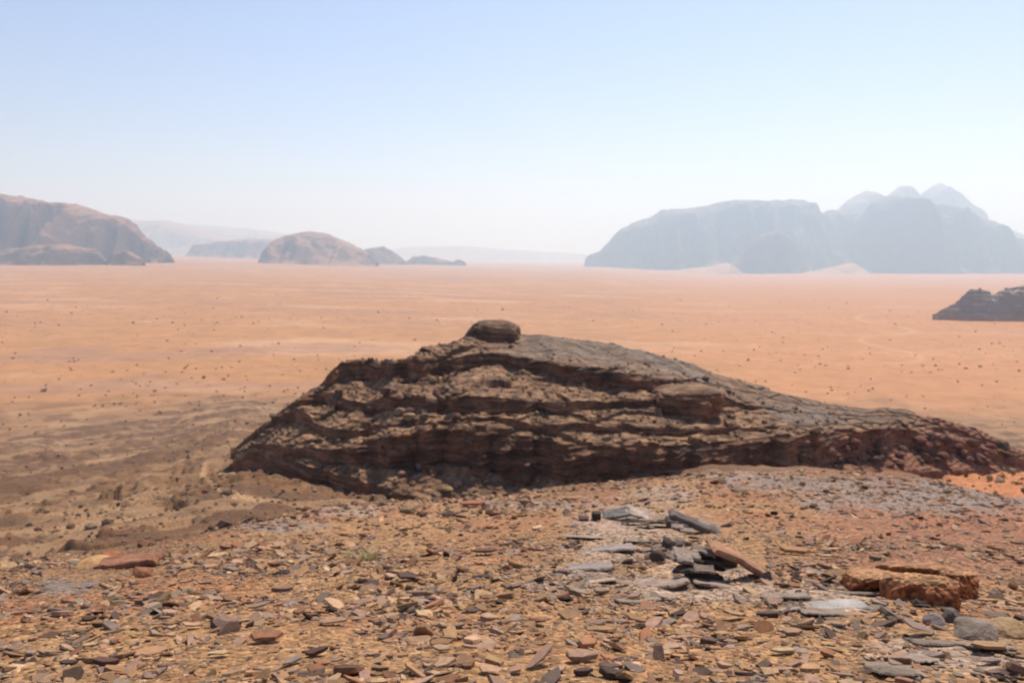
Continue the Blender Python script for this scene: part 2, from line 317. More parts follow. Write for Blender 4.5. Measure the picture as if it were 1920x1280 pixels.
for bi, B_ in enumerate(BANDS):
    vb = soft(tab(B_, 0)); vt = soft(tab(B_, 1)); kk_ = (1, .86, .68, .68, .78)[bi] * (1 + .30 * fbm(cu / 45, cu * 0, oct=3, seed=1250 + bi)); vb = vt + (vb - vt) * (kk_ if bi else 1); hw = wob(1210 + bi * 7, 2.5, .2) * np.clip((vb - vt) / 18, 0, 1); sh = wob(1300 + bi * 7, 4.5, .25)
    vb = np.minimum(vb + hw + sh, vb0 + 20) if bi else vb; vt = vt + sh - .3 * hw
    vt = np.maximum(vt, crest + 1.5); vb = np.maximum(vb, vt + .5)
    if bi:      # bench up to this foot
        g = GS[bi - 1] * (1 + .5 * fbm(cu / 120, cu * 0, oct=2, seed=1400 + bi)); vb = np.minimum(vb, vprev - .5)
        yn = (d + g * y) / (tanv(vb) + g); yn = soft(soft(np.maximum(yn, y + .05))); yn = np.maximum(yn, y + .05); dn = d - g * (yn - y); nb = 30
        for k_ in range(nb):
            f = (k_ + 1) / nb; rowsY.append(y + (yn - y) * f); rowsZ.append(EYE - (d + (dn - d) * f)); rowsK.append(np.zeros(len(cu)))
        y, d = yn, dn
    vt = np.minimum(vt, 640 + FPX * np.tan(np.arctan(d / y) - PITCH) - .3)
    lean = .22 + .12 * fbm(cu / 30, cu * 0, oct=3, seed=1500 + bi); h_ = d - tanv(vt) * y; h_ = h_ / (1 - lean * tanv(vt)) ; nr = 60 if bi == 1 else 26; rowsA += [None] * (len(rowsY) - len(rowsA)) + [np.clip(h_ / 1.6, .12, 1)] * nr
    for k_ in range(nr):
        f = (k_ + 1) / nr; lf = f**1.0; prof_ = lean * h_ * (f - .35 * np.sin(f * math.pi) * .5) + .10 * h_ * (f > .9) * 0
        rowsY.append(y + prof_); rowsZ.append(EYE - (d - h_ * f)); rowsK.append(np.full(len(cu), 1.0) * np.clip(h_ / .35, 0, 1) * (1 - sstep(.93, 1, np.array(f))))
    y = y + lean * h_; d = d - h_; vprev = 640 + FPX * np.tan(np.arctan(d / y) - PITCH)
g = GS[4] * (1 + .4 * fbm(cu / 120, cu * 0, oct=2, seed=1444)); vc = np.minimum(crest, vprev - .5)
yn = soft(soft(np.clip((d + g * y) / (tanv(vc) + g), y + .3, y + 16))); gg = np.maximum((d - tanv(vc) * yn) / (yn - y), 0); dn = d - gg * (yn - y)
for k_ in range(50):
    f = (k_ + 1) / 50; rowsY.append(y + (yn - y) * f); rowsZ.append(EYE - (d + (dn - d) * f)); rowsK.append(np.zeros(len(cu)))
y, d = yn, dn
for k_ in range(30):
    f = (k_ + 1) / 30; rowsY.append(y + 15 * f); rowsZ.append(EYE - (d + 14 * f**1.4)); rowsK.append(np.full(len(cu), .3))
BY, BZ, BK = np.array(rowsY), np.array(rowsZ), np.array(rowsK); rowsA += [None] * (len(rowsY) - len(rowsA)); BA = np.array([q if q is not None else np.full(len(cu), .5) for q in rowsA])
BX = (cu - 960)[None, :] / FPX * (BY * math.cos(PITCH) + (EYE - BZ) * math.sin(PITCH))
Ukk = np.broadcast_to(cu[None, :], BX.shape); Vkk = 640 + FPX * np.tan(np.arctan((EYE - BZ) / BY) - PITCH)
# blocks, joints and bedding
def blocks(x, y, sx, sy, seed):
    cx = np.floor(x / sx).astype(np.int64); cy = np.floor(y / sy).astype(np.int64); best = np.full(x.shape, 9e9); out = np.zeros(x.shape)
    for i in (-1, 0, 1):
        for j in (-1, 0, 1):
            a, b = cx + i, cy + j; px = (a + _h(a, b, 0 * a, seed)) * sx; py = (b + _h(a, b, 0 * a, seed + 1)) * sy
            d = ((x - px) / sx)**2 + ((y - py) / sy)**2; m = d < best; best = np.where(m, d, best)
            val = (_h(a, b, 0 * a, seed + 2) - .5) + (_h(a, b, 0 * a, seed + 3) - .5) * (x - px) / sx * .9 + (_h(a, b, 0 * a, seed + 4) - .6) * (y - py) / sy * .9
            out = np.where(m, val, out)
    return out
slab = np.clip(sstep(900, 1000, Ukk) * sstep(8, -8, Vkk - np.interp(Ukk, [900, 1000, 1200, 1260, 1380, 1500, 1640, 1700], [668, 674, 704, 712, 745, 800, 795, 790])), 0, 1) * (1 - sstep(1690, 1740, Ukk))
jx = BX + .35 * fbm(BX / 1.5, BY / 1.5, oct=3, seed=131); jy = BY + .35 * fbm(BX / 1.5, BY / 1.5, oct=3, seed=132)
big = blocks(jx, jy, 3.2, 1.9, 901); sml = blocks(jx, jy, 1.1, 0.7, 911); fl = 1 - BK; rough_ = 1 - .70 * slab
BZ = BZ + rough_ * (.34 * big + .09 * sml) * (.45 + .55 * fl) + fl * rough_ * .16 * fbm(BX / 2.2, BY / 1.5, oct=4, seed=104) + .035 * fl * fbm(BX / .5, BY / .4, oct=3, seed=107)
wst = 0.016 * BX + .12 * fbm(BX / 2, BY / 2, oct=2, seed=108)
BZ = BZ * (1 - .6 * fl * rough_) + (terrace(BZ + wst, 0.24, 0.22, 0.25) - wst) * .6 * fl * rough_
bdn = BZ + 0.016 * BX + .15 * fbm(BX / 4, BY / 4, oct=2, seed=116)
prof = vnoise(bdn / 0.42, BX / 5, seed=111) * 0.24 + vnoise(bdn / 0.15, BX / 3, seed=117) * 0.10 + fbm(BX / 1.3, BZ / 0.7, oct=4, seed=112) * 0.34 + np.abs(vnoise(BX / 2.6, BZ / 3, seed=115)) * 0.30 + blocks(BX + .3 * fbm(BX, BZ, oct=2, seed=118), BZ * 1.0, 1.6, .55, 921) * .2
BYd = BY - prof * BK * BA; BXd = BX + .12 * BK * BA * fbm(BX / .8, BZ / .5, oct=3, seed=119)
gyy = np.arange(38, 92, .1); BT = np.empty((len(cu), len(gyy)))
for i in range(len(cu)):
    o_ = np.maximum.accumulate(BYd[:, i]); BT[i] = np.interp(gyy, o_ + np.arange(len(o_)) * 1e-6, BZ[:, i], left=-99, right=-99)
def butte_z(x, y):
    x = np.asarray(x, float); y = np.asarray(y, float); dd_ = 11.0
    for _ in range(2):
        u = 960 + FPX * x / np.maximum(y * math.cos(PITCH) + dd_ * math.sin(PITCH), 1)
        iu = np.clip(np.rint((u - cu[0]) / 1.25).astype(int), 0, len(cu) - 1); iy = np.clip(np.rint((y - 38) / .1).astype(int), 0, len(gyy) - 1)
        z = BT[iu, iy]; dd_ = np.where(z > 0, EYE - z, 11.0)
    return np.where((u < cu[0]) | (u > cu[-1]) | (y < 38.2) | (y > 91.8), -99.0, z)
slope = BK * 1.6 + (1 - BK) * .1
def butte_colour(x, y, z, slope, slab=0.0, redd=0.0):
    a = fbm(x / 2.2, y / 2.2, z / 1.0, oct=4, seed=121); b = fbm(x / 7, y / 7, oct=3, seed=122)
    rock = mixc((0.105, 0.050, 0.027), (0.20, 0.092, 0.045), sstep(-0.3, 0.5, a))
    rock = mixc(rock, (0.26, 0.11, 0.05), sstep(0.25, 0.6, fbm(x / 3, y / 3, z / 0.5, oct=4, seed=123)) * 0.6)
    rock = mixc(rock, (0.05, 0.036, 0.027), sstep(0.1, 0.45, fbm(x / 4, y / 4, z / 0.3, oct=3, seed=124)) * 0.7)
    rock = mixc(rock, (0.25, 0.13, 0.07), sstep(.15, .5, vnoise((z + .016 * x) / .16, x / 4, seed=129)) * .5)
    top = mixc((0.15, 0.078, 0.040), (0.265, 0.150, 0.078), sstep(-0.4, 0.4, fbm(x / 1.3, y / 1.3, oct=4, seed=125)))
    top = mixc(top, (0.085, 0.048, 0.029), sstep(0.0, 0.35, fbm(x / 0.9, y / 0.9, oct=4, seed=126)) * 0.75)
    grey = mixc((0.105, 0.072, 0.052), (0.19, 0.140, 0.104), sstep(-0.4, 0.4, fbm(x / 1.1, y / 1.1, oct=4, seed=127)))
    top = mixc(top, grey, np.clip(slab * (.62 + .7 * b + .5 * a), 0, 1)); red = redd * np.clip(.7 + .6 * b, 0, 1)
    top = mixc(top, (0.20, 0.085, 0.048), red); rock = mixc(rock, (0.19, 0.075, 0.042), red * .7)
    return mixc(top, rock, sstep(0.35, 0.95, slope + 0.25 * a))
bc = butte_colour(BX, BY, BZ, slope, slab, np.maximum(sstep(1500, 1640, Ukk) * sstep(798, 812, Vkk), sstep(1700, 1760, Ukk)))
V1 = np.stack([BXd, BYd, BZ], -1).reshape(-1, 3); F1 = grid_faces(*BX.shape); c1 = bc.reshape(-1, 3)
butte = link('rock_butte', mesh_np('rock_butte', V1, F1, c1, M_BUTTE, False))
tag(butte, 'large dark stepped sandstone outcrop with a blocky top, in mid-view', 'rock outcrop')
def surf_at(x, y):
    b = float(butte_z(np.array([x], float), np.array([y], float))[0])
    return max(b, ground_at(x, y))

# ------------------------------------------------------------------ rock shapes
def rock_arrays(seed, sub=3, cuts=9, flat=1.0, rough=0.05, depth=0.62):
    rs = np.random.default_rng(seed); bm = bmesh.new(); bmesh.ops.create_icosphere(bm, subdivisions=sub, radius=1)
    bm.verts.ensure_lookup_table(); v = np.array([q.co[:] for q in bm.verts]); f = np.array([[q.index for q in p.verts] for p in bm.faces]); bm.free()
    for k in range(cuts):
        d = rs.normal(size=3); d[2] *= 0.8; d /= np.linalg.norm(d); h = rs.uniform(depth, 0.92)
        s = v @ d; v = v - np.maximum(s - h, 0)[:, None] * d * 0.96
    nrm = v / np.linalg.norm(v, axis=1)[:, None]
    v = v + nrm * (fbm(v[:, 0] * 1.6 + seed, v[:, 1] * 1.6, v[:, 2] * 1.6, oct=4, seed=seed)[:, None] * rough * 2)
    v[:, 2] *= flat
    return v, f
def chip_arrays(seed, n=None, thick=0.22):
    """a flat shale chip: irregular outline, chamfered rim, slightly uneven top; unit radius"""
    rs = np.random.default_rng(seed); n = n or int(rs.integers(6, 10))
    a = np.sort((np.arange(n) + rs.uniform(-0.33, 0.33, n)) / n * 2 * np.pi); r = rs.uniform(0.6, 1.2, n); el = rs.uniform(0.4, 0.85)
    ox, oy = np.cos(a) * r, np.sin(a) * r * el
    V = []; tl = rs.normal(0, 0.06, 2)
    for sc, z in ((0.90, -1), (1.0, -0.5), (0.99, 0.75), (0.93, 1.0)):
        zz = z * thick * (1 + rs.uniform(-0.12, 0.12, n)) + (ox * tl[0] + oy * tl[1]) * (z > 0)
        V.append(np.c_[ox * sc + rs.normal(0, 0.02, n), oy * sc + rs.normal(0, 0.02, n), zz])
    V = np.vstack(V + [[[0, 0, -thick]], [[rs.normal(0, .15), rs.normal(0, .1), thick * 1.06]]])
    F = []
    for k in range(3):
        for i in range(n):
            j = (i + 1) % n; a0, a1, b0, b1 = k * n + i, k * n + j, (k + 1) * n + i, (k + 1) * n + j
            F += [(a0, a1, b1), (a0, b1, b0)]
    for i in range(n):
        j = (i + 1) % n; F += [(j, i, 4 * n), (3 * n + i, 3 * n + j, 4 * n + 1)]
    return V, np.array(F)
def rot_mat(normal, spin, tx=0.0, ty=0.0):
    nz = np.array(normal, float); nz /= np.linalg.norm(nz)
    ax = np.cross([0, 1, 0], nz); ax /= np.linalg.norm(ax); ay = np.cross(nz, ax)
    B = np.stack([ax, ay, nz], 1); c, s = math.cos(spin), math.sin(spin)
    Rz = np.array([[c, -s, 0], [s, c, 0], [0, 0, 1]])
    Rx = np.array([[1, 0, 0], [0, math.cos(tx), -math.sin(tx)], [0, math.sin(tx), math.cos(tx)]])
    Ry = np.array([[math.cos(ty), 0, math.sin(ty)], [0, 1, 0], [-math.sin(ty), 0, math.cos(ty)]])
    return B @ Rx @ Ry @ Rz
from mathutils import Matrix
def euler_of(M): return Matrix(M.tolist()).to_euler()
class Soup:                       # many small rocks in one mesh, for what nobody could count
    def __init__(s): s.V = []; s.F = []; s.C = []; s.n = 0
    def add(s, v, f, c):
        s.V.append(v); s.F.append(f + s.n); s.C.append(np.tile(c, (len(v), 1))); s.n += len(v)
    def build(s, name, mat, label, cat):
        me = mesh_np(name, np.vstack(s.V), np.vstack(s.F), np.vstack(s.C), mat, False)
        return tag(link(name, me), label, cat, kind='stuff')
def pix_to_ground(u, v):
    """walk the sight line through photo pixel u, v until it meets the land; returns x, y, z"""
    ys = np.geomspace(2.2, 6000, 900); t = tanv(v); d = t * ys
    xs = (u - 960) / FPX * (ys * math.cos(PITCH) + d * math.sin(PITCH)); zl = land(xs, ys)[0]
    k = np.argmax(zl >= EYE - d); 
    if not (zl >= EYE - d).any(): return None
    if k == 0: return xs[0], ys[0], zl[0]
    a = (EYE - d)[k - 1] - zl[k - 1]; b = zl[k] - (EYE - d)[k]; f = a / (a + b + 1e-9); y = ys[k - 1] * (1 - f) + ys[k] * f
    x = xs[k - 1] * (1 - f) + xs[k] * f; return x, y, ground_at(x, y)

def butte_hit(u, v):
    ys = np.linspace(40, 80, 1600); d = tanv(v) * ys; xs = (u - 960) / FPX * (ys * math.cos(PITCH) + d * math.sin(PITCH)); h = butte_z(xs, ys) >= EYE - d; return ys[int(np.argmax(h))] if h.any() else 60.0
# ------------------------------------------------------------------ butte details
def wrap_rock(name, u, v, y, w, h, dpt, seed, colr, sub=5, parent=None, cuts=10, rot=0.0, mat=None, rough=0.07, depth=0.6, strat=0.0, box=0.0, taper=0.0):
    vv, f = rock_arrays(seed, sub, cuts, 1.0, rough, depth)
    if box: vv = np.sign(vv) * np.abs(vv)**(1 - box)
    if strat: 
        k = 1 + strat * vnoise(vv[:, 2] * 6 + 0.5 * vnoise(vv[:, 0] * 2, vv[:, 1] * 2, seed=seed), vv[:, 2] * 0, seed=seed + 5); vv[:, 0] *= k; vv[:, 1] *= k
    vv[:, :2] *= (1 - taper * vv[:, 2:3])
    vv = vv * np.array([w / 2, dpt / 2, h / 2])
    p = P(u, v, y); nz = vv[:, 2] / (h / 2); cc = butte_colour(vv[:, 0] + p[0], vv[:, 1] + p[1], vv[:, 2] + p[2], np.where(nz > .62, 0.0, 1.2))
    me = mesh_np(name, vv, f, cc * (.72 if name == 'summit_block' else .9), M_BUTTE, False); o = link(name, me, None, tuple(p), (0, 0, rot)); o.color = (*colr, 1)
    if parent: o.parent = parent
    return o
yc_ = butte_hit(926, 643); print('cap y', yc_, butte_hit(1290, 787))
cap = wrap_rock('summit_block', 926, 640, yc_ + 1.9, .084 * yc_, 3.5 * yc_ / 66, 4.4, 5, (0.12, 0.055, 0.033), parent=butte, rough=0.14, strat=0.08, box=0.5, cuts=5, depth=.75, taper=.30)
cap['label'] = 'dark red-brown flat-topped block at the very top'
yb_ = butte_hit(1290, 786)
bb = wrap_rock('boulder', 1290, 758, yb_ + 2.0, 4.5, 2.5, 4.6, 12, (0.14, 0.055, 0.032), rough=0.13, strat=0.05, cuts=8, depth=0.65, box=.25)
tag(bb, 'huge rounded reddish boulder bulging from the right half of the dark outcrop', 'boulder')

BR = [rock_arrays(200 + k, 2, 9, 0.75, 0.05) for k in range(10)]
BRM = [mesh_np('boulder', v, f, None, M_BOULDER, False) for v, f in BR]
DB = (0.09, 0.050, 0.033); RB = (0.14, 0.065, 0.038); TB = (0.23, 0.145, 0.08); GB = (0.17, 0.14, 0.115)
def boulder_px(u, v, y0, w, colr, label, group=None, k=None, cols=None):
    """boulder seen at u, v; found by walking the sight line over outcrop and land"""
    ys = np.linspace(y0 - 8, y0 + 30, 400); t = tanv(v); d = t * ys
    xs = (u - 960) / FPX * (ys * math.cos(PITCH) + d * math.sin(PITCH))
    zl = np.maximum(butte_z(xs, ys), land(xs, ys)[0]); hit = zl >= EYE - d
    if not hit.any(): return None
    i = int(np.argmax(hit)); sc = w * ys[i] / FPX / 2
    o = link('boulder', BRM[k if k is not None else random.randrange(10)], None, (xs[i], ys[i], zl[i] + sc * 0.35), (random.uniform(-.3, .3), random.uniform(-.3, .3), random.uniform(0, 6.28)), (sc, sc * random.uniform(.7, 1), sc * random.uniform(.7, 1)))
    o.color = (*[c * random.uniform(.85, 1.15) for c in colr], 1)
    cn = {DB: 'dark brown', RB: 'red-brown', TB: 'pale tan', GB: 'grey'}[colr]; szw = 'small' if w < 15 else 'middling' if w < 23 else 'large'
    hw = 'low' if v > cols[1] else 'high'; sd = cols[2] if u < cols[0] else cols[3]
    lb = f'{szw} {cn} boulder {label}, {hw} on the {sd}'; return tag(o, lb, 'boulder', lb + ' side')
rr = random.Random(5)
for i in range(26):
    boulder_px(rr.uniform(690, 930), rr.uniform(868, 938), 43, rr.uniform(9, 24), rr.choice([TB, RB, TB, GB]), 'fallen at the shaded front foot', cols=(800, 905, 'left', 'right'))
for i in range(24):
    boulder_px(rr.uniform(690, 860), rr.uniform(715, 790), 50, rr.uniform(14, 32), rr.choice([DB, RB, RB, TB]), 'in the upper left hollow', cols=(775, 755, 'left', 'right'))
for i in range(60):
    u = rr.uniform(1500, 1890); boulder_px(u, rr.uniform(np.interp(u, [1500, 1890], [835, 835]), np.interp(u, [1500, 1890], [885, 868])), 48, rr.uniform(12, 34), rr.choice([DB, RB, RB]), 'tumbled at the right end', cols=(1690, 858, 'left', 'right'))
for i in range(16):
    boulder_px(rr.uniform(430, 520), rr.uniform(775, 830), 55, rr.uniform(9, 20), rr.choice([DB, RB, TB]), 'at the left tip', cols=(475, 800, 'left', 'right'))
# rubble nobody could count
sp = Soup(); small = [rock_arrays(300 + k, 1, 5, 0.7, 0.04) for k in range(8)]
cnt = 5500; xs = rng.uniform(-24, 44, cnt); ys = rng.uniform(38, 74, cnt); zs = butte_z(xs, ys); ls = land(xs, ys)[0]
gr = np.hypot(butte_z(xs + .15, ys) - zs, butte_z(xs, ys + .15) - zs) / 0.15
for i in range(cnt):
    if zs[i] < ls[i] - 0.1: 
        if rng.random() > 0.5: continue
    elif gr[i] > 0.9: continue
    elif xs[i] > 0 and ys[i] > 55 and rng.random() < .9: continue
    s = float(np.clip(rng.lognormal(-2.5, 0.55), 0.04, 0.36)); v, f = small[i % 8]
    c = np.array([DB, RB, TB, TB, (.2, .14, .085)][rng.integers(5)]) * rng.uniform(.8, 1.25)
    sp.add((v * s) @ rot_mat((rng.normal(0, .3), rng.normal(0, .3), 1), rng.uniform(0, 6.28)).T + [xs[i], ys[i], max(zs[i], ls[i]) + s * .3], f, c)
sp.build('rubble', M_CHIP, 'loose broken rubble strewn over the ledges of the dark outcrop', 'rubble')
# flank stones on the left
sp = Soup(); cnt = 5000
yy = np.exp(rng.uniform(math.log(13), math.log(190), cnt)); xx = yy * rng.uniform(-0.72, 0.02, cnt) ; zz, dd, uu, _ = land(xx, yy)
right = rng.random(cnt) < 0.12; xx = np.where(right, yy * rng.uniform(0.35, 0.75, cnt), xx); zz, dd, uu, _ = land(xx, yy)
for i in range(cnt):
    if dd[i] < 0: continue
    s = float(np.clip(rng.lognormal(-2.95, 0.55) * (0.6 + yy[i] / 80), 0.03, 0.5)); v, f = small[i % 8]
    if right[i] and rng.random() < .6: continue
    c = np.array([DB, RB, TB, (0.25, 0.16, 0.09), DB][rng.integers(5)]) * rng.uniform(.8, 1.2)
    sp.add((v * s) @ rot_mat((rng.normal(0, .2), rng.normal(0, .2), 1), rng.uniform(0, 6.28)).T + [xx[i], yy[i], zz[i] + s * .2], f, c)
sp.build('scattered_rocks', M_CHIP, 'small rocks scattered over the gravelly flank below the outcrop', 'rocks')

# ------------------------------------------------------------------ foreground stones
PAL = {'ochre': (0.28, 0.160, 0.078), 'tan': (0.38, 0.24, 0.135), 'grey': (0.20, 0.145, 0.108), 'dark brown': (0.085, 0.050, 0.035), 'rusty orange': (0.24, 0.11, 0.055), 'dusty pink': (0.28, 0.172, 0.112)}
PK = list(PAL)
chips = [chip_arrays(400 + k, n=[5, 6, 7, 6, 8][k % 5], thick=[0.05, 0.08, 0.12, 0.18][k % 4]) for k in range(24)]
CHM = [mesh_np('stone', v, f, None, M_STONE, False) for v, f in chips]
tiny = [rock_arrays(500 + k, 1, 4, 0.5, 0.03) for k in range(8)]
specials = []       # (u, v, radius in px) kept clear of random stones
def place(u, v, w, k, cname, label, cat='stone', tx=0., ty=0., spin=None, th=1.0, asp=1.0, lift=0.35, name='flat_stone', colr=None, group=None, mesh=None):
    """hand-set stone at photo pixel u, v, w photo pixels wide"""
    g = pix_to_ground(u, v); w = w * .88
    x, y, z = g; s = w * y / FPX / 2; M = rot_mat((0, 0.16, 1), random.uniform(0, 6.28) if spin is None else spin, tx, ty)
    o = link(name, mesh or CHM[k], None, (x, y, z + s * lift), euler_of(M), (s, s * asp, s * th)); c = colr or PAL[cname]
    o.color = (*c, 1); specials.append((u, v, w)); return tag(o, label, cat, group)
# the tilted orange slab, the dark stones under it and the pile behind
def gy_at(u, v): return pix_to_ground(u, v)[1]
def plate(name, a, b, y, width, thick, seed, colr, label, cat='rock slab', roll=0.25, yb=0.0, bend=0.0):
    """a thin rough slab whose long axis runs between two photo points at distance y"""
    p = P(*a, y); q = P(*b, y + yb); ax = q - p; ln = np.linalg.norm(ax); ax /= ln
    up = np.array([0, -math.sin(roll), math.cos(roll)]); up -= ax * (up @ ax); up /= np.linalg.norm(up); ay = np.cross(up, ax)
    g = np.linspace(-1, 1, 42); h = np.linspace(-1, 1, 26); GX, GY = np.meshgrid(g, h)
    edge = 0.78 + 0.26 * fbm(GX * 1.9 + seed, GY * 0, oct=4, seed=seed); ex = 1 + 0.1 * fbm(GY * 1.3, GY * 0 + seed, oct=2, seed=seed + 1)
    px = GX * ex; py = GY * edge; rim = np.clip((1 - np.maximum(np.abs(GX), np.abs(GY))) * 9, 0, 1)**0.5
    tn = fbm(GX * 1.5, GY * 1.5 + seed, oct=5, seed=seed + 2) + bend / thick * (1 - GX**2)
    top = np.stack([px * ln / 2, py * width / 2, thick * (0.5 * rim + 0.24 * tn)], -1).reshape(-1, 3)
    bot = np.stack([px * ln / 2, py * width / 2, thick * (-0.5 * rim + 0.22 * tn - .02)], -1).reshape(-1, 3)
    Vl = np.vstack([top, bot]); f = grid_faces(26, 42); n0 = len(top); F_ = [f, f[:, ::-1] + n0]
    idx = np.arange(n0).reshape(26, 42); loop = np.r_[idx[0, :-1], idx[:-1, -1], idx[-1, :0:-1], idx[:0:-1, 0]]; nx_ = np.roll(loop, -1)
    F_.append(np.stack([nx_, loop, loop + n0, nx_ + n0], -1))
    M = np.stack([ax, ay, up], 1); o = link(name, mesh_np(name, Vl, np.vstack(F_), None, M_BOULDER, False), None, tuple((p + q) / 2), euler_of(M)); o.color = (*colr, 1)
    o.location.z -= (.012 if width > .27 and roll < 0 else 0); specials.append(((a[0] + b[0]) / 2, (a[1] + b[1]) / 2, abs(b[0] - a[0]))); return tag(o, label, cat)
def block(u, vbase, w, h, dpt, seed, colr, label, name='dark_stone', dy=0.0, box=.2, rot=0., cat='stone', sub=3, lean=0.):
    """blocky stone whose foot stands on the ground at photo pixel u, vbase"""
    y = gy_at(u, vbase) + dy; s = y / FPX; x = P(u, vbase, y)[0]; z = ground_at(x, y + dpt * s * .4) if dy == 0 else ground_at(x, y)
    vv, f = rock_arrays(seed, sub, 9, 1.0, .07, .55); vv = np.sign(vv) * np.abs(vv)**(1 - box)
    o = link(name, mesh_np(name, vv * np.array([w * s / 2, dpt * s / 2, h * s / 2]), f, None, M_BOULDER, False), None, (x, y + dpt * s * .4, z + h * s * .42), (0, lean, rot)); o.color = (*colr, 1)
    specials.append((u, vbase - h / 2, w)); return tag(o, label, cat)
DK = (0.085, 0.06, 0.048); LG = (0.30, 0.23, 0.18); MG = (0.18, 0.132, 0.10)
y0 = gy_at(1385, 1084)
plate('leaning_rock', (1330, 1019), (1436, 1076), y0 + .06, .34, .05, 3, (0.33, 0.17, 0.095), 'long rusty orange slab leaning on dark stones with an open shadow beneath', roll=-.02, bend=.10)
block(1366, 1078, 56, 26, 60, 63, (.06, .042, .034), 'filler stone coloured near-black to deepen the shadow under the orange slab', dy=.30)  # filler block; its near-black colour paints the shade of the gap
for i, (ua, ub, va, vb, yo, wd, th) in enumerate([(1275, 1345, 1072, 1076, .0, .26, .05), (1270, 1338, 1063, 1066, .03, .24, .045), (1282, 1350, 1055, 1057, .10, .22, .045), (1272, 1330, 1048, 1053, .05, .2, .03), (1298, 1356, 1046, 1050, .12, .2, .05), (1302, 1350, 1037, 1040, .13, .2, .045), (1296, 1344, 1028, 1033, .16, .22, .045)]):
    cl = [DK, (.11, .08, .065), DK, MG, DK, (.12, .085, .07), MG][i]
    jx_ = (7, -5, 9, -12, 4, -3, 6)[i]; th *= (.9, .6, .8, .7, .5, .9, .6)[i]
    plate('dark_stone', (ua + jx_, va), (ub + jx_ * .3, vb + (2, -3, 3, -2, 4, -3, 5)[i]), y0 + yo, wd * (.9, 1.2, .8, 1.3, 1, .8, .9)[i], th, 161 + i, cl, ['bottom', 'second from bottom', 'third from bottom', 'fourth from bottom', 'third from top', 'second from top', 'topmost'][i] + ' slab in the dark stack under the orange slab', 'stone', roll=(.05, -.15, .2, .0, -.1, .25, -.05)[i], yb=(.1, -.12, .06, .14, -.1, .08, -.08)[i])
plate('flat_stone', (1262, 1035), (1312, 1041), y0 + .02, .16, .03, 64, LG, 'pale flat chip lying on the dark blocky stone', 'stone')
plate('flat_stone', (1268, 1046), (1300, 1050), y0 - .10, .12, .025, 65, LG, 'pale thin chip below the pale flat chip of the dark pile', 'stone')
plate('flat_stone', (1300, 1064), (1340, 1068), y0 - .25, .12, .02, 66, MG, 'thin grey stone at the foot of the leaning orange slab', 'stone')
block(1256, 1030, 26, 26, 40, 69, DK, 'small black stone left of the dark pile in the pale ground')
block(1238, 1054, 30, 22, 40, 70, DK, 'dark pointed stone at the left foot of the dark pile', rot=.6)
block(1278, 1024, 26, 16, 40, 71, MG, 'little brown stone between two black stones of the pile')
y1 = gy_at(1310, 1002)
plate('dark_stone', (1255, 962), (1350, 1000), y1 + .15, .30, .075, 72, (0.16, 0.125, 0.11), 'long dark slab tilting down to the right behind the orange slab', roll=.05)
plate('dark_stone', (1248, 976), (1290, 990), y1 + .05, .22, .09, 73, (0.13, 0.10, 0.085), 'short dark slab under the left end of the long dark slab', roll=.1)
plate('flat_stone', (1306, 974), (1350, 992), y1 + .22, .16, .035, 74, LG, 'pale grey chip lying on the right end of the long dark slab', 'stone')
plate('flat_stone', (1258, 986), (1282, 988), y1 - .08, .12, .03, 75, LG, 'pale chip in front of the short dark slab', 'stone')
plate('flat_stone', (1274, 992), (1302, 996), y1 - .12, .12, .03, 76, LG, 'pale thin chip in front of the long dark slab', 'stone')
block(1119, 976, 20, 19, 24, 77, (.05, .04, .035), 'black square stone at the left end of the pale rock ledge', box=.6)
block(1096, 977, 24, 12, 30, 78, (.12, .07, .055), 'low brown stone left of the black square stone', box=.3)
y2 = gy_at(1165, 976)
plate('grey_stone', (1130, 966), (1182, 958), y2 + .1, .3, .05, 79, (0.19, 0.17, 0.15), 'dark grey slab right of the black square stone', roll=.25)
plate('grey_stone', (1172, 954), (1215, 968), y2 + .15, .3, .04, 80, (0.40, 0.32, 0.26), 'whitish slab at the top of the pale rock ledge', roll=.2)
for (a, b, yo, wd, th, sd, cc, lb) in [((1195, 1100), (1290, 1084), 0, .30, .03, 82, (.30, .22, .17), 'broad pinkish flat slab below the dark pile'), ((1300, 1086), (1400, 1100), 0, .3, .025, 83, (.32, .23, .18), 'wide thin pale slab in front of the leaning orange slab'),
                            ((1520, 1138), (1620, 1128), 0, .35, .03, 84, (.36, .32, .29), 'wide pale grey slab level with the orange rock ledge'), ((1090, 1030), (1190, 1022), 0, .4, .03, 85, (.27, .22, .195), 'broad mauve grey slab in the pale ground left of the dark pile'),
                            ((1060, 1062), (1150, 1058), 0, .35, .03, 86, (.25, .2, .175), 'broad low grey slab left of the dark pile')]:
    yb_ = gy_at((a[0] + b[0]) / 2, (a[1] + b[1]) / 2 + 4); plate('flat_stone', a, b, yb_, wd, th, sd, cc, lb, roll=-.2)
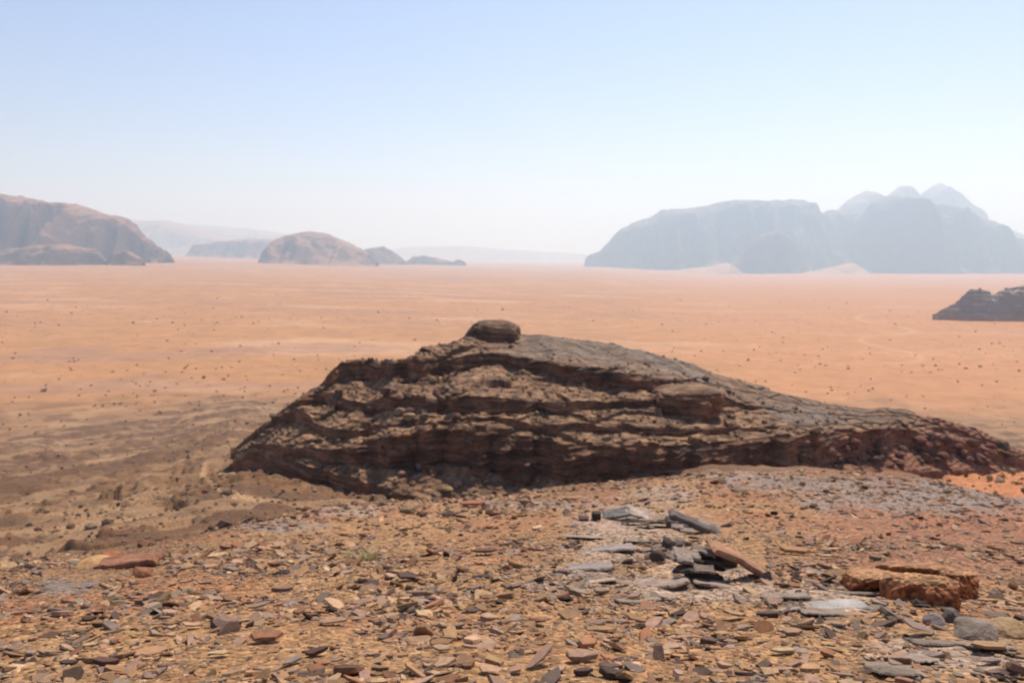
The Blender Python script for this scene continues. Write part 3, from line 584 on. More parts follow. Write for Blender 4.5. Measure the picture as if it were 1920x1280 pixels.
# eroded orange lump on the right with its two faces
def lump(u, v, w, h, dpt, seed, colr, label, name='boulder', rot=0., box=.25, sub=5, cuts=12, lift=.2, rough=.06, depth=.6, flat=1.0, mat=None):
    x, y, z = pix_to_ground(u, v); s = y / FPX
    vv, f = rock_arrays(seed, sub, cuts, 1.0, rough, depth); vv = np.sign(vv) * np.abs(vv)**(1 - box)
    vv = vv * np.array([w * s / 2, dpt * s / 2, h * s / 2]); me = mesh_np(name, vv, f, None, mat or M_BOULDER, False)
    o = link(name, me, None, (x, y, z + h * s * lift), (0.1, 0, rot)); o.color = (*colr, 1); specials.append((u, v, w * .9)); return tag(o, label, 'boulder' if name != 'rock_ledge' else 'rock ledge')
pr = random.Random(21); nm = 0
for (u0, u1, v0, v1, n_, wh) in [(1060, 1260, 975, 1020, 5, 'in the pale ground left of the dark pile'), (1080, 1400, 1088, 1125, 4, 'in the pale ground below the dark pile'), (1460, 1640, 1105, 1150, 4, 'left of the orange rock ledge'), (1640, 1880, 1195, 1270, 6, 'near the bottom right corner')]:
    for q in range(n_):
        u = pr.uniform(u0, u1); v = pr.uniform(v0, v1); w_ = pr.uniform(45, 95); y_ = gy_at(u, v + 3); g_ = pr.uniform(.75, 1.2); tn = pr.choice([(.28, .21, .16), (.33, .255, .20), (.24, .18, .135)])
        szn = 'widest' if w_ > 82 else 'wide' if w_ > 66 else 'narrow'; hn = 'darker' if g_ < .92 else 'paler'
        o = plate('flat_stone', (u - w_ / 2, v - pr.uniform(-5, 5)), (u + w_ / 2, v + pr.uniform(-5, 5)), y_, pr.uniform(.12, .28), pr.uniform(.010, .02), 300 + nm, tuple(c * g_ for c in tn), 'x', roll=-.25 + pr.uniform(-.12, .12)); nm += 1
        specials.pop(); sd_ = 'left' if u < (u0 + u1) / 2 else 'right'; rw = 'rear' if v < (v0 + v1) / 2 else 'front'
        lb = f'{szn} {hn} grey slab {wh}, {rw} {sd_}'; o['label'] = lb; o['group'] = lb
# eroded ledge of orange earth, three joined masses with flat tops and broken faces
LV, LF, LC, ln_ = [], [], [], 0
for (u, v, w, h, dp, sd, rt) in [(1668, 1116, 150, 52, 190, 31, .1), (1752, 1138, 104, 84, 150, 36, .35), (1820, 1122, 84, 62, 130, 33, -.25), (1745, 1096, 150, 50, 120, 38, .0)]:
    x, y, z = pix_to_ground(u, v); q = y / FPX; vv, f = rock_arrays(sd, 6, 9, 1.0, .10, .52); vv = np.sign(vv) * np.abs(vv)**.82
    vv[:, 2] = np.where(vv[:, 2] > .42, .42 + .18 * (vv[:, 2] - .42), vv[:, 2])
    vv = vv + .05 * np.stack([fbm(vv[:, 0] * 5 + k_, vv[:, 1] * 5, vv[:, 2] * 5, oct=5, seed=sd + 60 + k_) for k_ in range(3)], 1)
    nz = np.clip((vv[:, 2] - .30) / .1, 0, 1); c_, s_ = math.cos(rt), math.sin(rt); P3 = vv * np.array([w * q / 2, dp * q / 2, h * q * .85])
    P3[:, 2] += -.26 * (P3[:, 1]) ; P3 = np.stack([P3[:, 0] * c_ - P3[:, 1] * s_ + x, P3[:, 0] * s_ + P3[:, 1] * c_ + y + dp * q * .42, P3[:, 2] + ground_at(x, y + dp * q * .42) + h * q * .24], 1)
    LV.append(P3); LF.append(f + ln_); ln_ += len(P3); cc_ = mixc((0.26, 0.095, 0.036), (0.32, 0.165, 0.078), nz); LC.append(cc_ * (1 + .25 * fbm(P3[:, 0] * 7, P3[:, 1] * 7, P3[:, 2] * 7, oct=4, seed=155))[:, None])
    specials.append((u, v - h / 2, w * .95))
lg = link('rock_ledge', mesh_np('rock_ledge', np.vstack(LV), np.vstack(LF), np.vstack(LC), M_HILL, True))
tag(lg, 'orange earthy rock ledge with steep rust-red broken faces on the right of the slope', 'rock ledge')
lump(1828, 1195, 95, 46, 90, 33, (0.25, 0.19, 0.145), 'smooth rounded grey boulder near the right edge', sub=4, box=0.05)
lump(1895, 1192, 80, 44, 80, 34, (0.36, 0.235, 0.12), 'ochre boulder beside the smooth grey boulder at the right edge', sub=4, box=.05)
lump(1782, 1165, 44, 40, 44, 35, (0.12, 0.09, 0.075), 'dark grey upright stone left of the smooth grey boulder', sub=3, box=.1)
lump(1750, 1170, 40, 30, 40, 36, (0.26, 0.2, 0.18), 'brownish rounded stone left of the dark upright stone', sub=3, box=.1)
# red blocks on the left
plate('red_stone', (185, 1058), (302, 1046), gy_at(245, 1066) + .1, .35, .07, 87, (0.29, 0.13, 0.075), 'long rusty red slab on the left of the slope', roll=.0)
lump(205, 1062, 46, 40, 50, 41, (0.38, 0.14, 0.06), 'square red block at the left end of the long rusty slab', sub=3, box=.3)
lump(266, 1078, 46, 26, 44, 42, (0.26, 0.11, 0.055), 'rusty red stone below the right end of the long rusty slab', sub=3, box=.1, depth=.5, cuts=14)
lump(175, 1066, 80, 26, 80, 43, (0.44, 0.25, 0.11), 'low ochre rock left of the square red block', sub=3, box=.1)
plate('grey_stone', (70, 1100), (180, 1092), gy_at(125, 1100), .28, .02, 88, (0.19, 0.15, 0.125), 'flat grey slab sunk in the gravel near the left edge', roll=-.22)
for (u, v, w, k, cn, lb, tx, ty, sp_, th) in [
    (483, 1143, 56, 1, 'grey', 'dark grey angular slab left of centre with a tan stone below it', .15, -.1, .4, .8),
    (166, 1168, 34, 11, 'dark brown', 'dark brown stone standing on edge near the left side', .6, .2, .4, 1.5),
    (360, 1178, 56, 5, 'tan', 'long pale tan stone with shadow under its left end', .0, .1, .1, 1.),
    (437, 1178, 34, 3, 'dark brown', 'small black block beside the long pale tan stone', .2, .3, .8, 1.6),
    (500, 1202, 70, 2, 'rusty orange', 'orange wedge-shaped stone in the lower left', .1, .1, .5, 1.3),
    (200, 1247, 50, 7, 'dark brown', 'rounded dark stone near the bottom left corner', .1, .3, .5, 1.3),
    (415, 1230, 60, 0, 'tan', 'pale tan slab in the lower left beside orange gravel', .0, .1, .2, 1.),
    (545, 1246, 62, 1, 'grey', 'mauve grey slab at the bottom left of centre', .1, .0, .9, .9),
    (595, 1228, 46, 7, 'dark brown', 'dark stone touching the mauve grey slab', .3, -.2, .2, 1.),
    (602, 1247, 42, 6, 'rusty orange', 'orange stone below the dark stone at the bottom', .1, .1, .2, 1.),
    (630, 1172, 72, 4, 'dusty pink', 'broad brownish pink slab left of the bottom centre', .1, .0, .3, 1.),
    (855, 1177, 44, 9, 'grey', 'oval blue-grey stone in the lower centre', .0, .0, .3, 1.),
    (826, 1222, 60, 13, 'dusty pink', 'pink tan stone with a chipped edge in the lower centre', .1, .1, .3, 1.),
    (765, 1088, 50, 2, 'dark brown', 'brown rounded stone beside small upright tan chips', .1, .2, .5, 1.3),
    (826, 1092, 34, 8, 'tan', 'pale tan chip standing on edge in the middle of the slope', .5, .6, .5, 1.2),
    (903, 1040, 66, 1, 'dark brown', 'long thin brown slab in the middle of the slope', .05, .02, .1, .8),
    (805, 1056, 60, 0, 'rusty orange', 'reddish slab with upright chips at its right end', .05, .05, .1, 1.),
    (918, 1262, 62, 8, 'tan', 'ochre slab at the left of the bottom slab cluster', .1, .1, .2, 1.1),
    (965, 1262, 58, 13, 'dusty pink', 'pinkish slab in the bottom slab cluster', .1, -.1, 1.2, 1.1),
    (1012, 1248, 84, 9, 'dusty pink', 'large brownish pink slab standing steeply in the bottom slab cluster', .2, -.35, .7, .9),
    (1085, 1240, 92, 14, 'dusty pink', 'broad brown slab lying on top at the right of the bottom slab cluster', .05, .1, .1, 1.2),
    (1046, 1262, 56, 5, 'tan', 'pale tan block in the bottom slab cluster', .1, .0, .4, 1.2),
    (1092, 1265, 50, 11, 'dark brown', 'dark stone under the broad brown slab', .1, .0, .4, 1.2),
    (1435, 1200, 74, 4, 'rusty orange', 'triangular brown shard standing upright in the lower right', .9, .55, .4, .8),
    (1462, 1226, 66, 1, 'tan', 'flat tan stone in front of the upright triangular shard', .0, .05, .1, 1.),
    (1378, 1160, 66, 5, 'dusty pink', 'elongated pale orange stone tilted to the right', .0, .2, .1, 1.1),
    (1475, 1168, 42, 9, 'dusty pink', 'pinkish stone right of the elongated pale orange stone', .1, .3, .8, .9),
    (1552, 1232, 50, 6, 'rusty orange', 'orange stone in the lower right among grey chips', .1, .2, .8, 1.2),
    (1490, 1040, 66, 2, 'ochre', 'ochre stone right of the leaning orange slab', .0, .1, .1, 1.2),
    (1547, 1048, 50, 5, 'tan', 'tan stone with a grey one on top right of the ochre stone', .0, .1, .1, 1.),
    (1545, 1036, 40, 1, 'grey', 'small grey stone resting on the tan stone', .0, .1, .1, 1.),
    (1640, 1050, 30, 11, 'grey', 'small dark grey block above the ochre rock shelf', .1, .1, .1, 1.5),
    (1845, 1222, 100, 1, 'ochre', 'long flat ochre slab below the smooth grey boulder', .05, .1, .1, .8),
    (1720, 1190, 90, 8, 'grey', 'mauve grey slab leaning below the orange lump', .1, .3, .1, .9),
    (1855, 1245, 56, 9, 'grey', 'grey slab near the bottom right corner', .0, .1, .1, 1.1),
    (1125, 1113, 46, 14, 'grey', 'brown-grey stone on pale ground in the lower middle', .0, .1, .1, 1.2),
    (1165, 1098, 40, 8, 'grey', 'grey angular chip on the pale ground right of the brown-grey stone', .1, .2, .1, 1.),
    (885, 950, 56, 2, 'rusty orange', 'reddish flat stone at the far edge of the near slope', .0, .0, .1, 1.),
    (943, 912, 44, 3, 'rusty orange', 'rusty red boulder just beyond the far edge of the near slope', .1, .1, .1, 1.6),
    (422, 1030, 28, 11, 'rusty orange', 'small brown block on the left of the middle slope', .1, .1, .1, 1.5)]:
    place(u, v, w, k, cn, lb, 'stone', tx, ty, sp_, th, .85, .3 + .5 * abs(math.sin(tx)) + .4 * abs(math.sin(ty)), 'flat_stone', tuple(c * random.uniform(.9, 1.1) for c in PAL[cn]))

# random flat stones: the largest in view are things, the rest one mesh
def region(u, v):
    a = 'by the bottom edge' if v > 1225 else 'low on the slope' if v > 1165 else 'just below mid-slope' if v > 1105 else 'at mid-slope' if v > 1040 else 'high on the slope'
    b = ['at the far left', 'at the left', 'left of centre', 'just left of centre', 'just right of centre', 'right of centre', 'at the right', 'at the far right'][min(7, max(0, int(u // 240)))]
    return a + ' ' + b
cand = []
N = 44000
yy = np.sqrt(rng.uniform(2.3**2, 25**2, N)); nearer = rng.random(N) < 0.5; yy = np.where(nearer, np.sqrt(rng.uniform(2.3**2, 8.5**2, N)), yy)
xx = yy * rng.uniform(-0.82, 0.82, N)
zz, dd, uu, _ = land(xx, yy); e = 0.05; z0_ = zz
nx = -(land(xx + e, yy)[0] - zz) / e; ny = -(land(xx, yy + e)[0] - zz) / e
vv_ = 640 + FPX * np.tan(np.arctan((EYE - zz) / yy) - PITCH)
clus = fbm(xx / 1.1, yy / 1.1, oct=4, seed=141)
rad = np.clip(rng.lognormal(math.log(0.0185), 0.66, N) * (1 + 0.55 * clus), 0.007, 0.070) * (1 + 0.05 * yy)
items = []
for i in range(N):
    u, v = uu[i], vv_[i]
    if yy[i] > 12 and u < 420: continue
    if any(abs(u - a) < w * .55 and abs(v - b) < w * .28 for a, b, w in specials): continue
    if clus[i] < -0.15 and rng.random() < .75: continue
    pale = math.exp(-((u - 1190) / 130)**2 - ((v - 1030) / 70)**2) + math.exp(-((u - 1600) / 150)**2 - ((v - 1140) / 60)**2) + math.exp(-((u - 1780) / 160)**2 - ((v - 1240) / 50)**2)
    redd = 1.0 if (u > 1350 and v < 1100) or v < 1010 else 0.
    w = np.array([1.0, 0.42, 0.40 + 2.6 * pale, 0.42 + .6 * pale, 0.28 + redd * .6, 0.45]); w /= w.sum()
    items.append((rad[i] / yy[i], i, PK[rng.choice(6, p=w)]))
items.sort(reverse=True)
inview = lambda i: 0 <= uu[i] <= 1920 and vv_[i] < 1278
NIND = 225; done = 0; soup = Soup()
for sz, i, cn in items:
    k = int(rng.integers(24)); r = rad[i]
    jit = rng.uniform(.6, 1.3)
    c = np.clip(np.array(PAL[cn]) * jit * np.array([1, rng.uniform(.94, 1.03), rng.uniform(.92, 1.05)]), .02, .8)
    nrm = (nx[i] * .7 + rng.normal(0, .24), ny[i] * .7 + rng.normal(0, .24), 1)
    if rng.random() < .07: nrm = (rng.normal(0, .8), rng.normal(0, .8), 1)
    M = rot_mat(nrm, rng.uniform(0, 6.28)); lift = r * [0.05, 0.07, 0.10, 0.12][k % 4]; asp = rng.uniform(.75, 1.2)
    if done < NIND and inview(i):
        o = link('flat_stone', CHM[k], None, (xx[i], yy[i], zz[i] + lift), euler_of(M), (r, r * asp, r)); o.color = (*c, 1)
        lb = ('broad ' if sz > .0145 else '') + ['thin ', '', 'thick ', 'chunky '][k % 4] + cn + ' flat stone ' + region(uu[i], vv_[i]); tag(o, lb, 'stone', lb); done += 1
    else:
        v, f = chips[k] if sz > 0.0045 else tiny[k % 8]
        soup.add((v * np.array([r, r * asp, r])) @ M.T + [xx[i], yy[i], zz[i] + lift], f, c)
# fine gravel between them
Ng = 15000; yy = np.sqrt(rng.uniform(2.3**2, 9.5**2, Ng)); xx = yy * rng.uniform(-0.8, 0.8, Ng); zz, _, uu2, _ = land(xx, yy); rg = np.clip(rng.lognormal(math.log(0.0085), .35, Ng), .004, .02) * (1 + .05 * yy)
for i in range(Ng):
    v, f = tiny[i % 8]; c = np.array(PAL[PK[rng.choice(6, p=[.3, .25, .15, .08, .12, .1])]]) * rng.uniform(.7, 1.25); a = rng.uniform(0, 6.28); ca, sa = math.cos(a), math.sin(a)
    soup.add((v * rg[i]) @ np.array([[ca, sa, 0], [-sa, ca, 0], [0, 0, 1]]) + [xx[i], yy[i], zz[i] + rg[i] * .2], f, c)
soup.build('gravel', M_CHIP, 'small shale chips and gravel covering the near slope between the larger stones', 'gravel')

# ------------------------------------------------------------------ shrubs
def shrub_arrays(seed, nl=90, h=0.75):
    rs = np.random.default_rng(seed); V = []; F = []
    for k in range(nl):
        a = rs.uniform(0, 6.28); e = rs.uniform(0.15, 1.5); r = rs.uniform(0.35, 1.0) * (0.8 + 0.3 * math.sin(a * 2 + seed))
        p = np.array([math.cos(a) * math.cos(e) * r, math.sin(a) * math.cos(e) * r, math.sin(e) * r * h]); s = rs.uniform(.10, .22)
        d1 = rs.normal(size=3); d1 /= np.linalg.norm(d1); d2 = np.cross(d1, rs.normal(size=3)); d2 /= np.linalg.norm(d2)
        b = len(V); V += [p - d1 * s, p + d2 * s * .6, p + d1 * s, p - d2 * s * .6]; F.append((b, b + 1, b + 2, b + 3))
    for k in range(12):
        a = rs.uniform(0, 6.28); q = np.array([math.cos(a) * .6, math.sin(a) * .6, .5 * h]); n_ = np.array([-math.sin(a), math.cos(a), 0]) * .03
        b = len(V); V += [np.array([0, 0, -.1]) - n_, np.array([0, 0, -.1]) + n_, q + n_ * .3, q - n_ * .3]; F.append((b, b + 1, b + 2, b + 3))
    return np.array(V), np.array(F)
SH = [shrub_arrays(600 + k, 90, random.uniform(.6, 1.)) for k in range(6)]; SHM = [mesh_np('shrub', v, f, None, M_SHRUB) for v, f in SH]
SHs = [shrub_arrays(650 + k, 22, .8) for k in range(6)]
shr = []; rs = random.Random(9)
def sh_color(): return tuple(c * rs.uniform(.75, 1.25) for c in rs.choice([(0.22, 0.13, 0.07), (0.28, 0.165, 0.09), (0.19, 0.14, 0.078)]))
zones = [(0, 640, 690, 850, 230, 'left'), (190, 640, 722, 772, 100, 'left'), (0, 700, 590, 700, 160, 'left'), (1240, 1920, 598, 700, 240, 'right'), (1300, 1920, 690, 850, 120, 'right'), (1480, 1620, 725, 765, 16, 'right'),
         (0, 1920, 498, 610, 3000, 'far'), (0, 1920, 560, 720, 260, 'far')]
for (u0, u1, v0, v1, nn, zn) in zones:
    for k in range(nn):
        u = rs.uniform(u0, u1); v = rs.uniform(v0, v1)
        x = None; t = tanv(v); ys_ = np.geomspace(120, 9000, 300); d = t * ys_; xs_ = (u - 960) / FPX * (ys_ * math.cos(PITCH) + d * math.sin(PITCH))
        shr.append((u, v, zn, xs_, ys_, d))
XS = np.array([q[3] for q in shr]); YSS = np.array([q[4] for q in shr]); DS = np.array([q[5] for q in shr]); ZL, DLT, _, _ = land(XS, YSS); HIT = ZL >= EYE - DS
lst = []
for i, q in enumerate(shr):
    if not HIT[i].any(): continue
    k = int(np.argmax(HIT[i])); x, y, z = XS[i, k], YSS[i, k], ZL[i, k]
    if k == 0 or DLT[i, k] > 0.5: continue
    s = rs.lognormvariate(math.log(0.37), .42) * (1 + .45 * min(y / 900, 3)); lst.append((s / y, x, y, s, q[2]))
lst.sort(reverse=True); ss = Soup()
LBL = {'left': ('low dark shrub on the sand left of the dark outcrop', 'shrubs on the sand left of the outcrop'), 'right': ('low dark shrub on the sand right of the dark outcrop', 'shrubs on the sand right of the outcrop'), 'far': ('tiny dark shrub on the far sand beyond the outcrop', 'shrubs on the far sand')}
for j, (a, x, y, s, zn) in enumerate(lst):
    z = ground_at(x, y)
    if j < 270:
        o = link('desert_shrub', SHM[j % 6], None, (x, y, z), (0, 0, rs.uniform(0, 6.28)), (s, s, s)); o.color = (*sh_color(), 1); uu_ = 960 + FPX * x / y / 1.03; vv2 = 640 + FPX * math.tan(math.atan((EYE - z) / y) - PITCH)
        pl = ['by the left edge', 'at the far left', 'at the left', 'left of the outcrop', 'above the left half of the outcrop', 'behind the summit', 'behind the outcrop', 'above the right half of the outcrop', 'right of the outcrop', 'at the right', 'at the far right', 'by the right edge'][min(11, max(0, int(uu_ // 160)))]
        ds = ('on the nearest sand' if vv2 > 765 else 'on the near sand' if vv2 > 725 else 'on the middle sand' if vv2 > 680 else 'on the farther sand' if vv2 > 630 else 'on the far sand'); zs_ = 'large' if s > .85 else 'small' if s < .55 else 'middling'
        lb = f'{zs_} low dark shrub {ds} {pl}'; tag(o, lb, 'shrub', lb)
    else:
        v, f = SHs[j % 6]; ss.add(v * s * 1.1 + [x, y, z], f, np.array(sh_color()))
ss.build('distant_shrubs', M_SHRUBS, 'faint dots of scrub spread over the far sand plain', 'scrub')
# straw tufts on the near slope, bushes in the gully
def tuft_arrays(seed, nb=160):
    rs_ = np.random.default_rng(seed); V = []; F = []
    for k in range(nb):
        a = rs_.uniform(0, 6.28); ln = rs_.uniform(.5, 1.1); b0 = rs_.normal(0, .25, 2); out = rs_.uniform(.2, .9); w = .012
        p0 = np.array([b0[0], b0[1], -.02]); p1 = p0 + np.array([math.cos(a) * out * ln * .45, math.sin(a) * out * ln * .45, ln * .45]); p2 = p1 + np.array([math.cos(a) * out * ln * .6, math.sin(a) * out * ln * .6, ln * .25])
        n_ = np.array([-math.sin(a), math.cos(a), 0]) * w; b = len(V)
        V += [p0 - n_, p0 + n_, p1 + n_, p1 - n_, p2 + n_ * .3, p2 - n_ * .3]; F += [(b, b + 1, b + 2, b + 3), (b + 3, b + 2, b + 4, b + 5)]
    return np.array(V), np.array(F)
TU = [mesh_np('grass_tuft', *tuft_arrays(700 + k), None, M_SHRUB) for k in range(3)]
for (u, v, w, k, c, lb) in [(690, 1052, 70, 0, (.36, .29, .13), 'dry pale green grass tuft in the middle of the slope left of centre'), (655, 1046, 44, 1, (.36, .29, .13), 'smaller dry grass tuft touching the left side of the pale green tuft'),
                            (1390, 926, 40, 2, (.30, .21, .09), 'yellow-brown grass tuft near the pale rock at the far edge of the slope'), (1240, 975, 16, 1, (.3, .24, .1), 'tiny grass tuft behind the dark pile')]:
    x, y, z = pix_to_ground(u, v); s = w * y / FPX / 2; o = link('grass_tuft', TU[k], None, (x, y, z), (0, 0, k), (s, s, s * .8)); o.color = (*c, 1); tag(o, lb, 'grass tuft')
for (u, v, w) in [(1790, 880, 18), (1812, 893, 22), (1835, 884, 16), (1856, 900, 24), (1880, 896, 20), (1900, 888, 18), (1870, 872, 15), (1905, 908, 22), (1760, 882, 14)]:
    x, y, z = pix_to_ground(u, v); s = w * y / FPX / 2; o = link('desert_shrub', SHM[(u // 7) % 6], None, (x, y, z), (0, 0, u), (s, s, s)); o.color = (.20, .14, .06, 1); tag(o, 'olive brown bush on the red sand below the right end of the outcrop', 'shrub', 'bushes in the red sand gully')

# ------------------------------------------------------------------ mountains
def massif(name, outline, y, basev, depth, seed, nx=360, ny=90, steep=0.55, rough=1.0, bed=0.0, colr=((0.15, 0.072, 0.042), (0.33, 0.17, 0.095)), foot=0.25, tl=0.0, drift=0.0, lown=0.0):
    """a rock mountain with a crest at the outline (photo pixels) standing y metres off, with real depth"""
    us = [p[0] for p in outline]; x0 = (us[0] - 960) / FPX * y; x1 = (us[-1] - 960) / FPX * y
    tx = np.linspace(0, 1, nx); xs = x0 + (x1 - x0) * tx; zc = np.interp(us[0] + (us[-1] - us[0]) * tx, us, [EYE - float(tanv(p[1])) * y for p in outline])
    s = np.linspace(-1, 1, ny); XX, S = np.meshgrid(xs, s); ZC = np.broadcast_to(zc, XX.shape)
    H = y / FPX; base = EYE - float(tanv(basev)) * y - 10 * H
    wob = fbm(XX / (160 * H), S * 1.5, oct=4, seed=seed) * 0.45 + np.abs(vnoise(XX / (45 * H), S * 0.8, seed=seed + 3)) * 0.30 * rough
    D = depth * (0.2 + 0.8 * sstep(0, 0.3, tx) * sstep(0, 0.3, 1 - tx))[None, :] * (1 + .38 * fbm(xs / (70 * H), xs * 0, oct=4, seed=seed + 31))[None, :]
    if tl: D = D * (0.12 + 0.88 * np.clip(tx / tl, 0, 1))[None, :]
    q = np.clip(np.abs(S) + wob * np.clip(1 - np.abs(S), 0, 1) * np.abs(S) * 3, 0, 1)
    prof = (1 - sstep(steep * 0.5, steep + 0.30, q)) * (1 - foot) + foot * (1 - q)
    Z_ = base + (ZC - base) * prof / prof[ny // 2].max()
    Z_ = Z_ + rough * H * (fbm(XX / (22 * H), S * depth / (22 * H), oct=4, seed=seed + 9) * 4.5) * np.clip(prof * 1.2, 0.0, 1) * sstep(0.02, 0.3, np.abs(S)) + rough * H * fbm(XX / (16 * H), S * 2, oct=4, seed=seed + 12) * 2.0
    if lown: Z_ = Z_ + lown * fbm(XX / 11, (y + S * D) / 7, oct=5, seed=seed + 50)
    if bed: Z_ = Z_ * .5 + .5 * terrace(Z_ + 4 * H * fbm(XX / (80 * H), S * 2, oct=2, seed=seed + 5), bed * H, .35, .3)
    Yv = y + depth * 0.25 + S * D
    kx = Yv / y if False else 1.0
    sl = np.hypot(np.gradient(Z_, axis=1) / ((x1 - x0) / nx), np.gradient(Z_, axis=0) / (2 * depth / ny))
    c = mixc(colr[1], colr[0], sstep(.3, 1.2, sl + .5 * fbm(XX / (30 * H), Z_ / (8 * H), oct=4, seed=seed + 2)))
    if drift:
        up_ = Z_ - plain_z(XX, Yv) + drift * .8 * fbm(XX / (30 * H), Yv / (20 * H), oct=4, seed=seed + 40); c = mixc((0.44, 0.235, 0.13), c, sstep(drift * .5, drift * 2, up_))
    V = np.stack([XX * kx, Yv, Z_], -1).reshape(-1, 3)
    o = link(name, mesh_np(name, V, grid_faces(ny, nx), c.reshape(-1, 3), M_FAR, False)); o['kind'] = 'structure'; return o
massif('mountain', [(-260, 440), (-200, 385), (-60, 352), (0, 363), (60, 374), (120, 378), (160, 397), (205, 402), (232, 425), (256, 448), (282, 470), (292, 480)], 2300, 486, 380, 801, bed=0, rough=2.3)
massif('hill', [(-80, 492), (0, 474), (40, 462), (110, 457), (170, 466), (184, 480), (190, 488)], 2050, 490, 150, 802, nx=160, ny=50, bed=8)
massif('hill', [(198, 490), (215, 474), (240, 471), (262, 484), (268, 490)], 2000, 489, 60, 803, nx=80, ny=40)
massif('mountain', [(150, 470), (230, 410), (262, 412), (300, 411), (345, 425), (400, 440), (470, 455), (520, 470)], 7000, 480, 900, 804, nx=200, ny=60, rough=.7)
massif('mountain', [(300, 470), (340, 418), (420, 424), (500, 432), (560, 445), (640, 462), (700, 476)], 9500, 482, 1200, 805, nx=200, ny=60, rough=.6)
massif('hill', [(345, 476), (360, 458), (410, 452), (440, 448), (470, 447), (510, 448), (560, 480)], 4600, 478, 260, 806, nx=180, ny=60, rough=1.)
massif('mountain', [(476, 492), (484, 468), (500, 456), (520, 442), (555, 434), (580, 432), (612, 438), (645, 455), (672, 468), (685, 474), (700, 490)], 2900, 490, 330, 807, nx=260, ny=80, rough=1., steep=.6)
massif('hill', [(650, 490), (680, 468), (700, 464), (718, 461), (730, 467), (748, 480), (760, 491)], 3700, 490, 150, 808, nx=140, ny=50)
massif('hill', [(758, 492), (775, 481), (800, 479), (822, 484), (840, 489), (850, 493)], 4000, 491, 90, 809, nx=100, ny=40)
massif('hill', [(848, 493), (858, 486), (866, 488), (874, 493)], 4050, 492, 40, 810, nx=50, ny=30)
massif('hill', [(640, 480), (760, 462), (860, 460), (930, 466), (1000, 470), (1080, 474), (1140, 482)], 10500, 486, 1500, 811, nx=200, ny=50, rough=.5)
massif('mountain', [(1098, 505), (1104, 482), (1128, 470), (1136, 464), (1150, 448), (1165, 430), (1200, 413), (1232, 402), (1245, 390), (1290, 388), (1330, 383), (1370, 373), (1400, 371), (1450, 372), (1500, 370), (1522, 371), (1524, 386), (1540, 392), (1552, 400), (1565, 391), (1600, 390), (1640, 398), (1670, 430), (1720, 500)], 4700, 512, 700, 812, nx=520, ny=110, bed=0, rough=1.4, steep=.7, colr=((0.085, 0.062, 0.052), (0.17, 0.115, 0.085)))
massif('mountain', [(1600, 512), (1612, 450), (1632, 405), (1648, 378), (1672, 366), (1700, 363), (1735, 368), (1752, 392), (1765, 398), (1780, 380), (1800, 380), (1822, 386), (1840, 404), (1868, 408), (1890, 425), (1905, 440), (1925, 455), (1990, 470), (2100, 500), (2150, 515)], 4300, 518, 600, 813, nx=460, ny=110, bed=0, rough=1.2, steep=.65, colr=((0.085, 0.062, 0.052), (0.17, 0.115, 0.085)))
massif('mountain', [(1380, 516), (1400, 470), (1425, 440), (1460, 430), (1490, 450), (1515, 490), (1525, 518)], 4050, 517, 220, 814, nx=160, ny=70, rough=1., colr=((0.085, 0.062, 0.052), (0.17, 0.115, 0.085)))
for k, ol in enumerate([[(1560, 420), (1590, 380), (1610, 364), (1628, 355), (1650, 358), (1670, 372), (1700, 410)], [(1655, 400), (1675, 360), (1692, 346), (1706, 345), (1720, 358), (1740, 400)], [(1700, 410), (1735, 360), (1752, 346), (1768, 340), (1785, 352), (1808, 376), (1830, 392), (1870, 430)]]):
    massif('mountain_peak', ol, 5900 + k * 150, 505, 500, 820 + k, nx=140, ny=60, rough=.5, steep=.5)
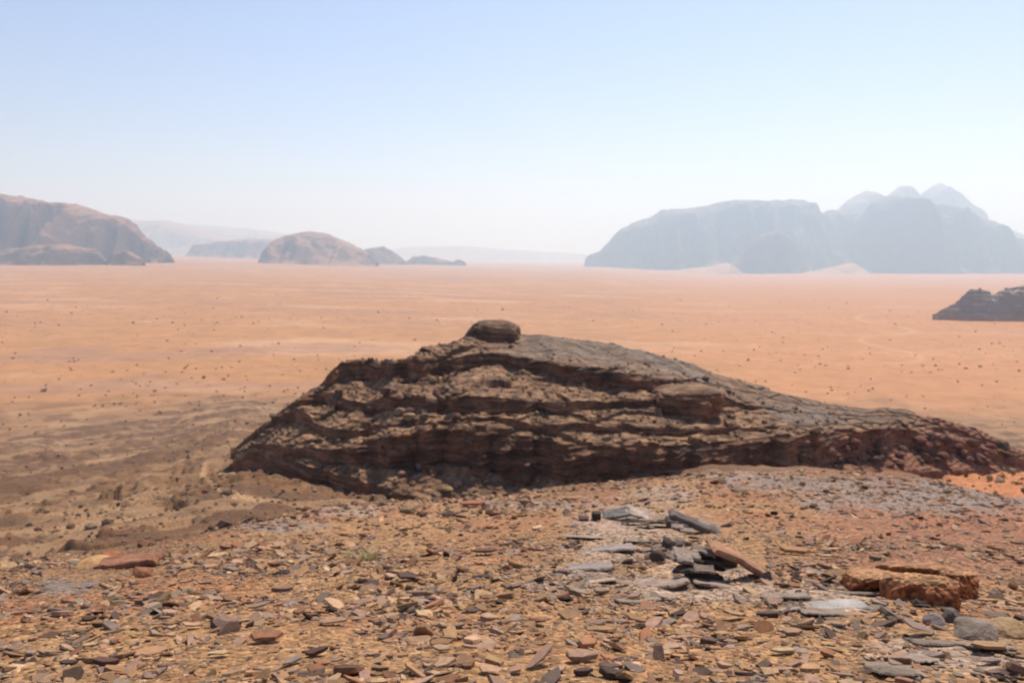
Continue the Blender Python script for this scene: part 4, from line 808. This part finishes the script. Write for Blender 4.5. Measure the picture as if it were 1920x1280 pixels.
massif('mountain', [(1840, 440), (1880, 418), (1920, 440), (2000, 460), (2100, 500)], 7000, 510, 600, 826, nx=120, ny=50, rough=.6)
# sand ramps banked against the mountain
SC = ((0.42, 0.24, 0.13), (0.42, 0.24, 0.13))
massif('dune', [(1180, 512), (1280, 506), (1340, 499), (1368, 492), (1388, 504), (1400, 514)], 3950, 514, 260, 830, nx=120, ny=50, rough=.25, steep=.8, colr=SC, foot=.6)
massif('dune', [(1480, 516), (1540, 508), (1580, 498), (1606, 492), (1625, 503), (1650, 517)], 3950, 517, 260, 831, nx=120, ny=50, rough=.25, steep=.8, colr=SC, foot=.6)
# dark hill cut by the right edge
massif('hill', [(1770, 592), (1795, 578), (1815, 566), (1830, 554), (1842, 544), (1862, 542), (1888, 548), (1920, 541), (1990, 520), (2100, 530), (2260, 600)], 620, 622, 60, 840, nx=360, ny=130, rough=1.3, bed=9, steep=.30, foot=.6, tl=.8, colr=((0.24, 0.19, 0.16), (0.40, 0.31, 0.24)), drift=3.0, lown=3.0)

# ------------------------------------------------------------------ haze
hm = bpy.data.materials.new('desert_haze'); hm.use_nodes = True; nt = hm.node_tree; nt.nodes.remove(nt.nodes['Principled BSDF'])
pv = nt.nodes.new('ShaderNodeVolumePrincipled'); pv.inputs['Color'].default_value = (0.56, 0.78, 1.0, 1); pv.inputs['Absorption Color'].default_value = (.56, .68, .80, 1); pv.inputs['Density'].default_value = 0.00025; pv.inputs['Anisotropy'].default_value = 0.38
nt.links.new(pv.outputs[0], nt.nodes['Material Output'].inputs['Volume'])
zb = min(Z.min(), -130) - 1; zt = 660
hv = np.array([(x, y, z) for z in (zb, zt) for y in (-46000, 46000) for x in (-46000, 46000)], float)
hf = np.array([(0, 2, 3, 1), (4, 5, 7, 6), (0, 1, 5, 4), (2, 6, 7, 3), (0, 4, 6, 2), (1, 3, 7, 5)])
hz = link('haze', mesh_np('haze', hv, hf, None, hm)); tag(hz, 'pale bluish desert haze over the whole valley', 'haze', kind='stuff'); hz.data.update()
print('stones', done, 'shrubs', min(len(lst), 270), 'zmin', Z.min())
